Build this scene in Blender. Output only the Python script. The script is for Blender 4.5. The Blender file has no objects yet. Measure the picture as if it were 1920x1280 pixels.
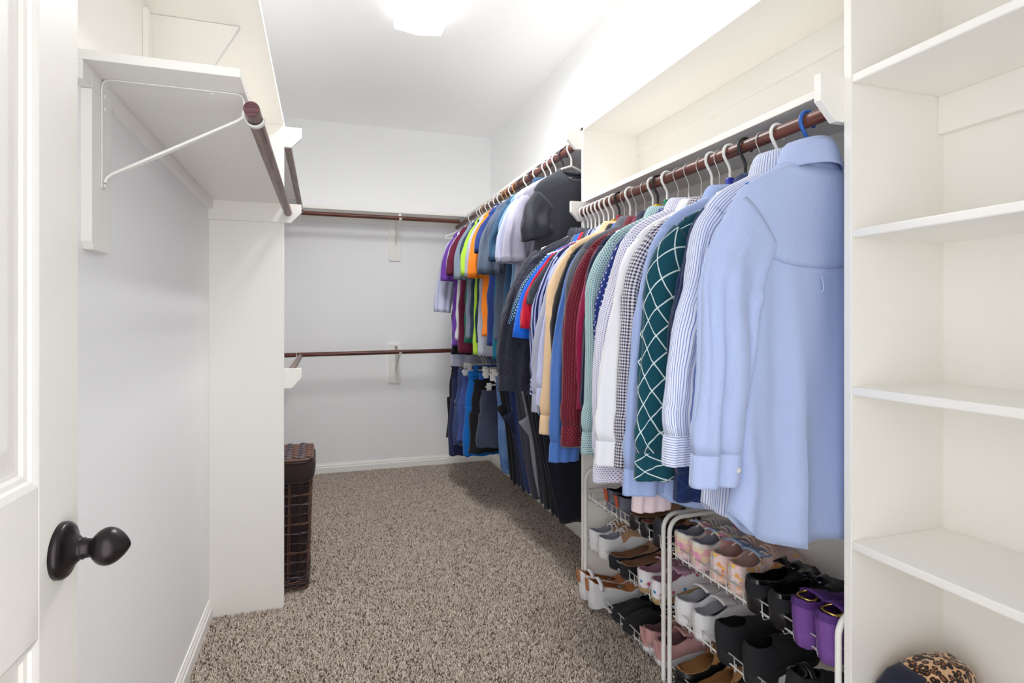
import bpy, bmesh, math, random
import numpy as np
from mathutils import Vector, Matrix

# ------------------------------------------------------------------ camera, world, exposure
scene = bpy.context.scene
col = scene.collection
ZC = 1.25
cam_d = bpy.data.cameras.new('camera'); cam = bpy.data.objects.new('camera', cam_d); col.objects.link(cam)
cam_d.sensor_width = 36.0; cam_d.lens = 36.0 * 1075 / 1920; cam_d.shift_y = -42 / 1920
cam_d.clip_start = 0.02
cam.location = (0, 0, ZC); cam.rotation_euler = (math.pi / 2, 0, -math.radians(18.18))
scene.camera = cam
world = bpy.data.worlds.new('adjoining_room_light'); scene.world = world; world.use_nodes = True
wb = world.node_tree.nodes['Background']; wb.inputs[0].default_value = (0.975, 0.988, 1.0, 1); wb.inputs[1].default_value = 1.95
LAMP = 1.6; LAMP_W = 16.5
scene.view_settings.view_transform = 'Standard'; scene.view_settings.look = 'None'
scene.view_settings.exposure = 0.76; scene.view_settings.gamma = 1.0; scene.view_settings.use_curve_mapping = False
scene.cycles.use_denoising = True
scene.cycles.max_bounces = 14; scene.cycles.diffuse_bounces = 12; scene.cycles.glossy_bounces = 3
scene.cycles.sample_clamp_indirect = 6.0

# ------------------------------------------------------------------ room measures (metres)
XL, XR, YB, YF, ZT = -0.454, 1.40, 4.87, 0.16, 2.846
XP = -0.163           # front edge of the left divider
XS = 1.11             # front edge of the right-hand shelving
YP = 2.66             # near face of left divider
BT = 0.019            # board thickness
rng0 = random.Random(7)

# ------------------------------------------------------------------ node helpers
def srgb(r, g, b):
    f = lambda c: (c / 255 / 12.92) if c / 255 <= 0.04045 else ((c / 255 + 0.055) / 1.055) ** 2.4
    return (f(r), f(g), f(b), 1.0)

class N:
    def __init__(s, name):
        s.m = bpy.data.materials.new(name); s.m.use_nodes = True
        s.t = s.m.node_tree; s.b = s.t.nodes['Principled BSDF']
    def n(s, typ, **kw):
        k = s.t.nodes.new(typ)
        for a, v in kw.items(): setattr(k, a, v)
        return k
    def l(s, a, b): s.t.links.new(a, b)
    def put(s, inp, v):
        if hasattr(v, 'is_linked') or isinstance(v, bpy.types.NodeSocket): s.l(v, inp)
        else: inp.default_value = v
    def math(s, op, a, b=None, c=None):
        k = s.n('ShaderNodeMath', operation=op); s.put(k.inputs[0], a)
        if b is not None: s.put(k.inputs[1], b)
        if c is not None: s.put(k.inputs[2], c)
        return k.outputs[0]
    def mix(s, f, a, b, mode='MIX'):
        k = s.n('ShaderNodeMix', data_type='RGBA', blend_type=mode); s.put(k.inputs[0], f)
        s.put(k.inputs[6], a); s.put(k.inputs[7], b); return k.outputs[2]
    def uv(s):
        k = s.n('ShaderNodeUVMap'); return k.outputs[0]
    def obj(s): return s.n('ShaderNodeTexCoord').outputs['Object']
    def gen(s): return s.n('ShaderNodeNewGeometry').outputs['Position']
    def sep(s, v):
        k = s.n('ShaderNodeSeparateXYZ'); s.l(v, k.inputs[0]); return k.outputs
    def comb(s, x, y, z=0.0):
        k = s.n('ShaderNodeCombineXYZ'); s.put(k.inputs[0], x); s.put(k.inputs[1], y); s.put(k.inputs[2], z); return k.outputs[0]
    def noise(s, vec, scale, detail=2.0, rough=0.5, dim='3D'):
        k = s.n('ShaderNodeTexNoise', noise_dimensions=dim)
        if vec is not None: s.l(vec, k.inputs['Vector'])
        k.inputs['Scale'].default_value = scale; k.inputs['Detail'].default_value = detail; k.inputs['Roughness'].default_value = rough
        return k.outputs
    def vor(s, vec, scale, feature='F1'):
        k = s.n('ShaderNodeTexVoronoi', feature=feature); s.l(vec, k.inputs['Vector']); k.inputs['Scale'].default_value = scale; return k.outputs
    def ramp(s, f, stops, interp='LINEAR'):
        k = s.n('ShaderNodeValToRGB'); k.color_ramp.interpolation = interp
        e = k.color_ramp.elements
        while len(e) < len(stops): e.new(0.5)
        for i, (p, c) in enumerate(stops): e[i].position = p; e[i].color = c
        s.l(f, k.inputs[0]); return k.outputs[0]
    def bump(s, h, strength=0.2, dist=0.001):
        k = s.n('ShaderNodeBump'); k.inputs['Strength'].default_value = strength; k.inputs['Distance'].default_value = dist
        s.l(h, k.inputs['Height']); s.l(k.outputs[0], s.b.inputs['Normal'])
    def fin(s, colour, rough=0.6, metallic=0.0, spec=0.5, sheen=0.0):
        s.put(s.b.inputs['Base Color'], colour); s.put(s.b.inputs['Roughness'], rough)
        s.b.inputs['Metallic'].default_value = metallic; s.b.inputs['Specular IOR Level'].default_value = spec
        if sheen: s.b.inputs['Sheen Weight'].default_value = sheen
        return s.m

def paint(name, c, rough=0.45, bump=0.05, bscale=220.0, spec=0.4):
    k = N(name); p = k.obj(); nz = k.noise(p, bscale, 2)[0]; k.bump(nz, bump, 0.0006)
    v = k.noise(p, 3.0, 2)[0]
    c2 = tuple(x * 0.97 for x in c[:3]) + (1,)
    return k.fin(k.mix(v, c, c2), rough, 0, spec)

def wall_paint(name, c):
    k = N(name); p = k.gen(); nz = k.noise(p, 95.0, 3, 0.6)[0]; k.bump(nz, 0.22, 0.0012)
    return k.fin(c, 0.62, 0, 0.3)

WALL = wall_paint('wall_grey_paint', srgb(247, 248, 249))
CEIL = N('ceiling_paint'); _n = CEIL.noise(CEIL.gen(), 42.0, 4, 0.65)[0]; CEIL.bump(_n, 0.5, 0.004); CEIL = CEIL.fin(srgb(250, 250, 250), 0.8, 0, 0.2)
TRIM = paint('cream_trim_paint', srgb(245, 243, 238), 0.38)
TRIMW = paint('white_trim_paint', srgb(249, 248, 244), 0.38)
METW = paint('white_enamel_metal', srgb(240, 239, 235), 0.3, 0.0)
WIREW = paint('white_vinyl_wire', srgb(242, 242, 240), 0.35, 0.0)

def door_mat():
    k = N('door_embossed_grain'); p = k.obj(); q = k.sep(p)
    v = k.comb(k.math('MULTIPLY', q[1], 260.0), k.math('MULTIPLY', q[2], 7.0), k.math('MULTIPLY', q[0], 60.0))
    k.bump(k.noise(v, 1.0, 3, 0.6)[0], 0.16, 0.0008)
    return k.fin(srgb(230, 227, 221), 0.42, 0, 0.4)
DOOR = door_mat()

def wood_mat(name, a, b, axis):
    k = N(name); q = k.sep(k.obj()); s = [150.0, 150.0, 150.0]; s[axis] = 5.0
    v = k.comb(k.math('MULTIPLY', q[0], s[0]), k.math('MULTIPLY', q[1], s[1]), k.math('MULTIPLY', q[2], s[2]))
    n1 = k.noise(v, 1.0, 3, 0.65)[0]
    c = k.ramp(n1, [(0.36, a), (0.62, b)]); k.bump(n1, 0.12, 0.0006)
    return k.fin(c, 0.36, 0, 0.45)
RODX = wood_mat('mahogany_rod_across', srgb(58, 27, 22), srgb(118, 66, 54), 0)
RODY = wood_mat('mahogany_rod_along', srgb(62, 30, 25), srgb(122, 72, 60), 1)
RODL = wood_mat('walnut_rod', srgb(78, 54, 47), srgb(134, 104, 94), 1)
RODEND = wood_mat('rod_end_grain', srgb(62, 26, 32), srgb(118, 66, 72), 0)

def plain(name, c, rough=0.5, metallic=0.0, spec=0.5, sheen=0.0, bump=0.0, bscale=400.0, var=0.08):
    k = N(name)
    p = k.obj(); v = k.noise(p, 30.0, 3)[0]
    c2 = tuple(x * (1 - var) for x in c[:3]) + (1,)
    if bump: k.bump(k.noise(p, bscale, 2)[0], bump, 0.0012)
    return k.fin(k.mix(v, c, c2), rough, metallic, spec, sheen)

def fabric(name, c, pattern=None, c2=None, p=0.02, w=0.2, ang=0.0, crinkle=0.0, var=0.10, rough=0.88):
    """Woven cloth; pattern coordinates are metres on the cloth (UV)."""
    k = N(name); uv = k.uv(); q = k.sep(uv); u, v = q[0], q[1]
    if ang:
        ca, sa = math.cos(ang), math.sin(ang)
        u, v = (k.math('ADD', k.math('MULTIPLY', u, ca), k.math('MULTIPLY', v, sa)),
                k.math('SUBTRACT', k.math('MULTIPLY', v, ca), k.math('MULTIPLY', u, sa)))
    tri = lambda x, per: k.math('ABSOLUTE', k.math('SUBTRACT', k.math('FRACT', k.math('DIVIDE', x, per)), 0.5))   # 0 mid .. 0.5 edge
    colr = c
    if pattern == 'stripe':
        colr = k.mix(k.math('LESS_THAN', tri(u, p), w / 2), c, c2)
    elif pattern == 'gingham':
        a = k.math('LESS_THAN', tri(u, p), 0.25); b = k.math('LESS_THAN', tri(v, p), 0.25)
        colr = k.mix(k.math('MULTIPLY', k.math('ADD', a, b), 0.5), c, c2)
    elif pattern == 'diamond':
        a = k.math('LESS_THAN', tri(k.math('ADD', u, k.math('MULTIPLY', v, 0.62)), p), w / 2)
        b = k.math('LESS_THAN', tri(k.math('SUBTRACT', u, k.math('MULTIPLY', v, 0.62)), p), w / 2)
        colr = k.mix(k.math('MAXIMUM', a, b), c, c2)
    elif pattern == 'dot':
        a = tri(u, p); b = tri(k.math('ADD', v, k.math('MULTIPLY', k.math('FLOOR', k.math('DIVIDE', u, p)), p * 0.5)), p)
        d = k.math('SQRT', k.math('ADD', k.math('MULTIPLY', a, a), k.math('MULTIPLY', b, b)))
        colr = k.mix(k.math('LESS_THAN', d, w), c, c2)
    elif pattern == 'heather':
        vv = k.comb(k.math('MULTIPLY', u, 1400.0), k.math('MULTIPLY', v, 380.0))
        colr = k.mix(k.ramp(k.noise(vv, 1.0, 2, 0.6)[0], [(0.38, (0, 0, 0, 1)), (0.62, (1, 1, 1, 1))]), c, c2)
    elif pattern == 'denim':
        vv = k.comb(k.math('MULTIPLY', k.math('ADD', u, v), 1500.0), k.math('MULTIPLY', k.math('SUBTRACT', u, v), 160.0))
        f = k.math('ADD', k.math('MULTIPLY', k.noise(vv, 1.0, 2, 0.6)[0], 0.45), k.math('MULTIPLY', k.noise(uv, 9.0, 3, 0.6)[0], 0.6))
        colr = k.mix(k.ramp(f, [(0.36, (0, 0, 0, 1)), (0.68, (1, 1, 1, 1))]), c, c2)
    big = k.noise(uv, 6.0, 3)[0]
    dk = k.mix(1.0, colr, (1 - var, 1 - var, 1 - var, 1), 'MULTIPLY')
    colr = k.mix(big, colr, dk)
    wv = k.comb(k.math('MULTIPLY', u, 900.0), k.math('MULTIPLY', v, 900.0))
    weave = k.noise(wv, 1.0, 2, 0.6)[0]
    colr = k.mix(k.math('MULTIPLY', weave, 0.16), colr, k.mix(1.0, colr, (0.55, 0.55, 0.58, 1), 'MULTIPLY'))
    h = weave
    if crinkle:
        cr = k.noise(k.comb(k.math('MULTIPLY', u, 45.0), k.math('MULTIPLY', v, 16.0)), 1.0, 4, 0.65)[0]
        h = k.math('ADD', k.math('MULTIPLY', weave, 0.06), k.math('MULTIPLY', cr, crinkle))
        k.bump(h, 1.0, 0.022)
    else:
        wr = k.noise(k.comb(k.math('MULTIPLY', u, 20.0), k.math('MULTIPLY', v, 9.0)), 1.0, 3, 0.6)[0]
        h = k.math('ADD', k.math('MULTIPLY', weave, 0.05), k.math('MULTIPLY', wr, 0.55))
        k.bump(h, 0.55, 0.006)
    return k.fin(colr, rough, 0, 0.25, 0.15)

# ------------------------------------------------------------------ mesh builder
class MB:
    def __init__(s): s.v = []; s.f = []; s.mi = []
    def quad(s, a, b, c, d, m=0):
        i = len(s.v); s.v += [a, b, c, d]; s.f.append((i, i + 1, i + 2, i + 3)); s.mi.append(m)
    def box(s, x0, x1, y0, y1, z0, z1, m=0):
        i = len(s.v)
        s.v += [(x, y, z) for z in (z0, z1) for y in (y0, y1) for x in (x0, x1)]
        for f in ((0, 2, 3, 1), (4, 5, 7, 6), (0, 1, 5, 4), (2, 6, 7, 3), (0, 4, 6, 2), (1, 3, 7, 5)):
            s.f.append(tuple(i + k for k in f)); s.mi.append(m)
        return s
    def prism(s, pts, axis, a, b, m=0):
        """outline pts (2D) extruded along axis from a to b. axis 1: pts=(x,z); axis 0: pts=(y,z); axis 2: pts=(x,y)"""
        def mk(p, t): return {0: (t, p[0], p[1]), 1: (p[0], t, p[1]), 2: (p[0], p[1], t)}[axis]
        i = len(s.v); n = len(pts); s.v += [mk(p, a) for p in pts] + [mk(p, b) for p in pts]
        s.f.append(tuple(range(i, i + n))[::-1]); s.f.append(tuple(range(i + n, i + 2 * n))); s.mi += [m, m]
        for k in range(n):
            j = (k + 1) % n; s.f.append((i + k, i + j, i + n + j, i + n + k)); s.mi.append(m)
        return s
    def grid(s, P, wrap=False, m=0, flip=False):
        """P: rows x cols x 3"""
        P = np.asarray(P); R, C = P.shape[:2]; i = len(s.v); s.v += [tuple(map(float, p)) for p in P.reshape(-1, 3)]
        for r in range(R - 1):
            for c in range(C if wrap else C - 1):
                d = (c + 1) % C; q = (i + r * C + c, i + r * C + d, i + (r + 1) * C + d, i + (r + 1) * C + c)
                s.f.append(q[::-1] if flip else q); s.mi.append(m)
        return i
    def tube(s, pts, r, seg=8, caps=True, m=0, rs=None):
        pts = [Vector(p) for p in pts]; n = len(pts); rows = []
        up = None
        for k in range(n):
            t = (pts[min(k + 1, n - 1)] - pts[max(k - 1, 0)]).normalized()
            if up is None:
                up = Vector((0, 0, 1)) if abs(t.z) < 0.9 else Vector((1, 0, 0))
            a = t.cross(up)
            if a.length < 1e-6: a = t.orthogonal()
            a.normalize(); b = a.cross(t).normalized(); up = b
            rr = rs[k] if rs else r
            rows.append([tuple(pts[k] + (a * math.cos(2 * math.pi * j / seg) + b * math.sin(2 * math.pi * j / seg)) * rr) for j in range(seg)])
        i = s.grid(rows, True, m)
        if caps:
            s.f.append(tuple(range(i, i + seg))); s.mi.append(m)
            e = i + (n - 1) * seg; s.f.append(tuple(range(e, e + seg))[::-1]); s.mi.append(m)
        return s
    def lathe(s, prof, o, ax, seg=32, m=0):
        """prof: list of (distance along axis, radius)"""
        ax = Vector(ax).normalized(); a = ax.orthogonal().normalized(); b = ax.cross(a); o = Vector(o)
        rows = [[tuple(o + ax * d + (a * math.cos(2 * math.pi * j / seg) + b * math.sin(2 * math.pi * j / seg)) * max(r, 1e-5)) for j in range(seg)] for d, r in prof]
        s.grid(rows, True, m); return s
    def build(s, name, mat, parent=None, smooth=False, bevel=0.0, uv=None, merge=0.0):
        me = bpy.data.meshes.new(name); me.from_pydata(s.v, [], s.f)
        mats = mat if isinstance(mat, (list, tuple)) else [mat]
        for q in mats: me.materials.append(q)
        if len(mats) > 1: me.polygons.foreach_set('material_index', s.mi)
        if uv is not None:
            lay = me.uv_layers.new(name='UVMap'); vi = np.zeros(len(me.loops), dtype=np.int32); me.loops.foreach_get('vertex_index', vi)
            lay.data.foreach_set('uv', np.asarray(uv, dtype=np.float32)[vi].ravel())
        if merge:
            bm = bmesh.new(); bm.from_mesh(me); bmesh.ops.remove_doubles(bm, verts=bm.verts, dist=merge); bm.to_mesh(me); bm.free()
        if smooth: me.polygons.foreach_set('use_smooth', [True] * len(me.polygons))
        me.validate(); me.update()
        o = bpy.data.objects.new(name, me); col.objects.link(o)
        if parent: o.parent = parent
        if bevel:
            b = o.modifiers.new('edge', 'BEVEL'); b.width = bevel; b.segments = 2; b.limit_method = 'ANGLE'
        return o

def tag(o, label=None, cat=None, group=None, kind=None):
    if label: o['label'] = label
    if cat: o['category'] = cat
    if group: o['group'] = group
    if kind: o['kind'] = kind
    return o
def thing(name, label, cat, loc, rz=0.0, group=None):
    o = bpy.data.objects.new(name, None); col.objects.link(o); o.empty_display_size = 0.05
    o.location = loc; o.rotation_euler = (0, 0, rz); return tag(o, label, cat, group)
def struct(o, label, cat):
    return tag(o, label, cat, None, 'structure')
def box(name, mat, parent, x0, x1, y0, y1, z0, z1, bevel=0.0015):
    return MB().box(x0, x1, y0, y1, z0, z1).build(name, mat, parent, bevel=bevel)

# ------------------------------------------------------------------ room shell
struct(MB().box(XL - 0.1, XR + 0.1, YF - 0.12, YB + 0.1, -0.1, 0.0).build('floor', plain('carpet_backing', srgb(112, 98, 86), 0.95)), 'brown carpeted floor of the walk-in closet', 'floor')
struct(MB().box(XL - 0.1, XR + 0.1, YF - 0.12, YB + 0.1, ZT, ZT + 0.1).build('ceiling', CEIL), 'white lightly textured ceiling with a strip light', 'ceiling')
struct(MB().box(XL - 0.1, XL, YF - 0.12, YB + 0.1, 0, ZT).build('wall_left', WALL), 'pale grey wall behind the open door', 'wall')
struct(MB().box(XR, XR + 0.1, YF - 0.12, YB + 0.1, 0, ZT).build('wall_right', WALL), 'pale grey wall behind the hanging clothes', 'wall')
struct(MB().box(XL, XR, YB, YB + 0.1, 0, ZT).build('wall_back', WALL), 'pale grey wall at the far end with two rods', 'wall')
m = MB(); DX0, DX1 = -0.39, 0.52
m.box(XL, DX0, YF - 0.12, YF, 0, ZT).box(DX1, XR, YF - 0.12, YF, 0, ZT).box(DX0, DX1, YF - 0.12, YF, 2.06, ZT)
struct(m.build('wall_front', WALL), 'grey wall around the doorway behind the camera', 'wall')

def base_prof(h=0.083, t=0.014): return [(0, 0), (t, 0), (t, h * 0.62), (t * 0.72, h * 0.68), (t * 0.72, h * 0.80), (t * 0.35, h * 0.93), (t * 0.3, h), (0, h)]
bp = base_prof()
struct(MB().prism([(XL + x, z) for x, z in bp], 1, YF, YP).build('baseboard_left', TRIMW), 'white moulded baseboard along the left wall near the door', 'baseboard')
struct(MB().prism([(XL + x, z) for x, z in bp], 1, YP + BT, YB).build('trim_1', TRIMW), 'white baseboard on the left wall behind the hamper', 'baseboard')
struct(MB().prism([(YB - x, z) for x, z in bp], 0, XL, XR).build('baseboard_back', TRIMW), 'white moulded baseboard below the far wall', 'baseboard')
struct(MB().prism([(XR - x, z) for x, z in bp], 1, 2.374, YB).build('baseboard_right', TRIMW), 'white baseboard on the right wall under the hanging trousers', 'baseboard')

# carpet pile
def carpet():
    rg = np.random.default_rng(3); sp = 0.0062
    xs = np.arange(XL + 0.016, XR - 0.016, sp); ys = np.arange(0.2, YB - 0.016, sp)
    X, Y = np.meshgrid(xs, ys); X = X.ravel() + rg.uniform(-.0032, .0032, X.size); Y = Y.ravel() + rg.uniform(-.0032, .0032, Y.size)
    keep = ~((Y > YP - .004) & (Y < YP + BT + .004) & (X < XP + .004)); X = X[keep]; Y = Y[keep]; n = X.size
    h = rg.uniform(.007, .012, n); r = rg.uniform(.0028, .0042, n)
    lx = rg.normal(0, .0035, n); ly = rg.normal(0, .0035, n); a0 = rg.uniform(0, 6.28, n)
    V = np.zeros((n, 6, 3)); ang = np.array([0, 2 / 3, 4 / 3]) * np.pi
    for k in range(3):
        V[:, k, 0] = X + r * np.cos(a0 + ang[k]); V[:, k, 1] = Y + r * np.sin(a0 + ang[k]); V[:, k, 2] = -.001
        V[:, 3 + k, 0] = X + lx + .66 * r * np.cos(a0 + ang[k] + .5); V[:, 3 + k, 1] = Y + ly + .66 * r * np.sin(a0 + ang[k] + .5); V[:, 3 + k, 2] = h
    base = [0, 1, 4, 3, 1, 2, 5, 4, 2, 0, 3, 5, 3, 4, 5]
    F = (np.arange(n)[:, None] * 6 + np.array(base)[None]).ravel().astype(np.int32)
    ls = (np.arange(n)[:, None] * 15 + np.array([0, 4, 8, 12])[None]).ravel().astype(np.int32)
    me = bpy.data.meshes.new('carpet_pile'); me.vertices.add(n * 6); me.vertices.foreach_set('co', V.ravel())
    me.loops.add(F.size); me.loops.foreach_set('vertex_index', F)
    me.polygons.add(len(ls)); me.polygons.foreach_set('loop_start', ls)
    me.update(calc_edges=True)
    pal = np.array([srgb(202, 187, 174)[:3], srgb(222, 209, 197)[:3], srgb(180, 163, 149)[:3], srgb(138, 120, 106)[:3], srgb(92, 76, 65)[:3]])
    ci = rg.choice(5, n, p=[.34, .26, .22, .12, .06]); C = np.ones((n, 6, 4)); C[:, :, :3] = pal[ci][:, None]
    at = me.attributes.new('yarn', 'FLOAT_COLOR', 'POINT'); at.data.foreach_set('color', C.ravel())
    k = N('twisted_yarn'); a = k.n('ShaderNodeAttribute', attribute_name='yarn'); me.materials.append(k.fin(a.outputs['Color'], 0.95, 0, 0.1, 0.2))
    o = bpy.data.objects.new('carpet_pile', me); col.objects.link(o)
    return tag(o, 'brown and beige speckled twist-pile carpet covering the floor', 'carpet', None, 'stuff')
carpet()

# ------------------------------------------------------------------ door
dr = bpy.data.objects.new('door_1', None); col.objects.link(dr)
dr.location = (-0.347, 1.012, 0.012); dr.rotation_euler = (0, 0, math.radians(-2.0))
struct(dr, 'open cream six-panel door with a dark bronze knob', 'door')
# local: face plane x=0, door runs towards -y (width 0.762)
DW, DH, DT = 0.762, 2.03, 0.035
ST = 0.115; cx = -DW / 2
zr = [(0.0, 0.20), (0.825, 1.02), (1.70, 1.80), (1.93, DH)]
for y0, y1 in ((-ST, 0), (cx - ST / 2, cx + ST / 2), (-DW, -DW + ST)): box('stile', DOOR, dr, -DT, 0, y0, y1, 0, DH, 0.002)
for z0, z1 in zr:
    for y0, y1 in ((cx + ST / 2, -ST), (-DW + ST, cx - ST / 2)): box('rail', DOOR, dr, -DT + 0.0005, -0.0004, y0, y1, z0, z1, 0.0)
for (za, zb) in ((0.20, 0.825), (1.02, 1.70), (1.80, 1.93)):
    for y0, y1 in ((cx + ST / 2, -ST), (-DW + ST, cx - ST / 2)):
        prof = [(0.0, 0.0), (0.003, -0.001), (0.009, -0.0035), (0.012, -0.007), (0.018, -0.0085), (0.022, -0.012), (0.028, -0.0125), (0.034, -0.0115), (0.060, -0.004), (0.064, -0.0035)]
        rows = []
        for d, x in prof:
            d2 = min(d, (zb - za) / 2 - 0.002, (y1 - y0) / 2 - 0.002)
            rows.append([(x, y0 + d2, za + d2), (x, y1 - d2, za + d2), (x, y1 - d2, zb - d2), (x, y0 + d2, zb - d2)])
        m = MB(); i = m.grid(rows, True); e = i + (len(rows) - 1) * 4; m.f.append((e, e + 1, e + 2, e + 3)); m.mi.append(0)
        m.box(-DT, -0.014, y0, y1, za, zb)
        m.build('panel', DOOR, dr)
BRZ = plain('oil_rubbed_bronze', srgb(52, 46, 48), 0.30, 0.75, 0.5, var=0.2)
kz = 0.915; ky = -0.055
kn = MB().lathe([(0, 0.0), (0, 0.039), (0.006, 0.039), (0.010, 0.036), (0.012, 0.032), (0.013, 0.028), (0.018, 0.021), (0.024, 0.0155), (0.026, 0.014), (0.028, 0.0152), (0.030, 0.0135), (0.036, 0.013)], (0, ky, kz), (1, 0, 0), 40).build('knob_rosette', BRZ, dr, True)
egg = []
for k in range(25):
    t = k / 24; x = 0.034 + 0.052 * t; r = 0.0262 * math.sin(math.pi * t ** 0.86) ** 0.72 if 0 < t < 1 else 0.0001
    if t < 0.12: r = max(r, 0.013)
    egg.append((x, r))
MB().lathe(egg, (0, ky, kz), (1, 0, 0), 40).build('door_knob', BRZ, dr, True)

# ------------------------------------------------------------------ closet joinery: left side
# divider panel with three rod cleats
pn = thing('divider_panel', 'tall cream divider panel standing on the carpet beside the wicker hamper', 'panel', (XL, YP, 0))
box('panel_board', TRIM, pn, 0, XP - XL, 0, BT, 0, 2.087)
def cleat_pts(x0, x1, z0, z1, ch=0.045): return [(x0, z0), (x1 - ch * 0.9, z0), (x1, z0 + ch), (x1, z1), (x0, z1)]
cw = -0.092 - XL
MB().prism(cleat_pts(0, cw, 1.664, 1.745), 1, -BT, 0).build('rod_cleat', TRIM, pn, bevel=0.001)
MB().prism(cleat_pts(0, cw, 2.0, 2.087), 1, BT, BT * 2).build('rod_cleat', TRIM, pn, bevel=0.001)
MB().prism(cleat_pts(0, cw, 0.948, 1.034), 1, BT, BT * 2).build('rod_cleat', TRIM, pn, bevel=0.001)

YS = 1.29
sh = thing('wall_shelf', 'lower cream shelf on the left wall ending above the door', 'shelf', (XL, YS, 1.745))
box('shelf_board', TRIM, sh, 0, XP - XL, 0, YP - YS, 0, BT)
box('wall_cleat', TRIM, sh, 0, BT, 0.045, YP - YS - BT, -0.038, 0)
box('end_cleat', TRIM, sh, 0, BT, 0, 0.045, -0.038, 0)
us = thing('wall_shelf', 'upper cream shelf high on the left wall above the dark rod', 'shelf', (XL, 0.30, 2.087))
box('shelf_board', TRIM, us, 0, XP - XL, 0, YP + BT - 0.30, 0, BT)
box('wall_board', TRIM, us, 0.0, 0.004, 0.2, YP - 0.30, -0.325, 0)
gz = thing('shelf_gusset', 'triangular cream gusset under the upper left shelf', 'bracket', (XL + 0.004, 1.80, 2.087))
MB().prism([(0.0, -0.30), (0.055, -0.30), (0.222, -0.001), (0.0, -0.001)], 1, 0, BT).build('gusset_board', TRIM, gz, bevel=0.001)
box('wall_strip', TRIM, gz, 0, 0.012, -0.075, -0.036, -0.30, -0.02)
fs = thing('wall_shelf', 'cream shelf on the left wall in the far corner above the hamper', 'shelf', (XL, YP + BT, 2.087))
box('shelf_board', TRIM, fs, 0, XP - XL, 0, YB - YP - BT, 0, BT)
box('wall_cleat', TRIM, fs, 0, BT, BT, YB - YP - BT, -0.06, 0)
bs = thing('wall_shelf', 'cream shelf running across the far wall', 'shelf', (XP, YB - 0.29, 2.087))
box('shelf_board', TRIM, bs, 0, XS - XP, 0, 0.29, 0, BT)
box('wall_cleat', TRIM, bs, 0, XS - XP, 0.29 - BT, 0.29, -0.055, 0)

# rods ------------------------------------------------------------
RR = 0.0165
def rod(name, label, a, b, mat, endmat=None):
    a = Vector(a); b = Vector(b); o = thing(name, label, 'rod', a)
    m = MB(); d = b - a; m.tube([(0, 0, 0), tuple(d * 0.5), tuple(d)], RR, 28, True); ob = m.build('rod_pole', mat, o, True)
    es = ob.modifiers.new('split', 'EDGE_SPLIT'); es.split_angle = 0.9
    if endmat:
        n = d.normalized(); MB().lathe([(0, RR * 0.985), (-0.0008, RR * 0.97), (-0.001, 0.0)], (0, 0, 0), tuple(n), 28).build('rod_end', endmat, o)
    return o
RXL, RXR = -0.146, 1.095
rod('closet_rod', 'dark walnut rod hanging below the left shelf with its cut end showing', (RXL, 1.333, 1.697), (RXL, YP - 0.006, 1.708), RODL, RODEND)
rod('closet_rod', 'short dark rod in the far left corner near the ceiling', (RXL - 0.008, YP + BT + 0.004, 2.030), (RXL - 0.012, 4.49, 2.042), RODL)
rod('closet_rod', 'low dark rod in the far left corner above the hamper', (RXL - 0.008, YP + BT + 0.004, 0.992), (RXL - 0.02, 4.50, 0.975), RODL)
rod('closet_rod', 'upper reddish brown rod across the far wall under the shelf', (XL + 0.004, YB - 0.31, 2.045), (1.05, YB - 0.31, 2.042), RODX)
rod('closet_rod', 'lower reddish brown rod across the far wall', (XL + 0.004, YB - 0.31, 0.980), (1.06, YB - 0.31, 0.997), RODX)
rod('closet_rod', 'long rod along the right wall carrying the t-shirts', (RXR, 2.378, 2.042), (RXR, YB - 0.004, 2.042), RODY)
rod('closet_rod', 'low rod along the right wall carrying shorts and trousers', (RXR, 2.378, 0.992), (RXR, YB - 0.004, 0.992), RODY)
rod('closet_rod', 'thick reddish brown rod carrying the long-sleeved shirts', (RXR, 0.996, 1.722), (RXR, 2.351, 1.722), RODY)

# metal shelf-and-rod brackets ------------------------------------
def arc(c, r, a0, a1, n=10, plane='xz'):
    out = []
    for k in range(n + 1):
        a = math.radians(a0 + (a1 - a0) * k / n); out.append((c[0] + r * math.cos(a), c[1], c[2] + r * math.sin(a)))
    return out
def strap(m, pts, wy, t=0.0022):
    """flat strip bent along pts in the local xz plane; width wy along y"""
    n = len(pts); rows = []
    for k in range(n):
        a = Vector(pts[max(k - 1, 0)]); b = Vector(pts[min(k + 1, n - 1)]); d = (b - a).normalized(); nn = Vector((-d.z, 0, d.x)) * t / 2
        p = Vector(pts[k]); y = Vector((0, wy / 2, 0))
        rows.append([tuple(p + nn - y), tuple(p + nn + y), tuple(p - nn + y), tuple(p - nn - y)])
    i = m.grid(rows, True); m.f.append((i, i + 1, i + 2, i + 3)); e = i + 4 * (n - 1); m.f.append((e + 3, e + 2, e + 1, e)); m.mi += [0, 0]
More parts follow.
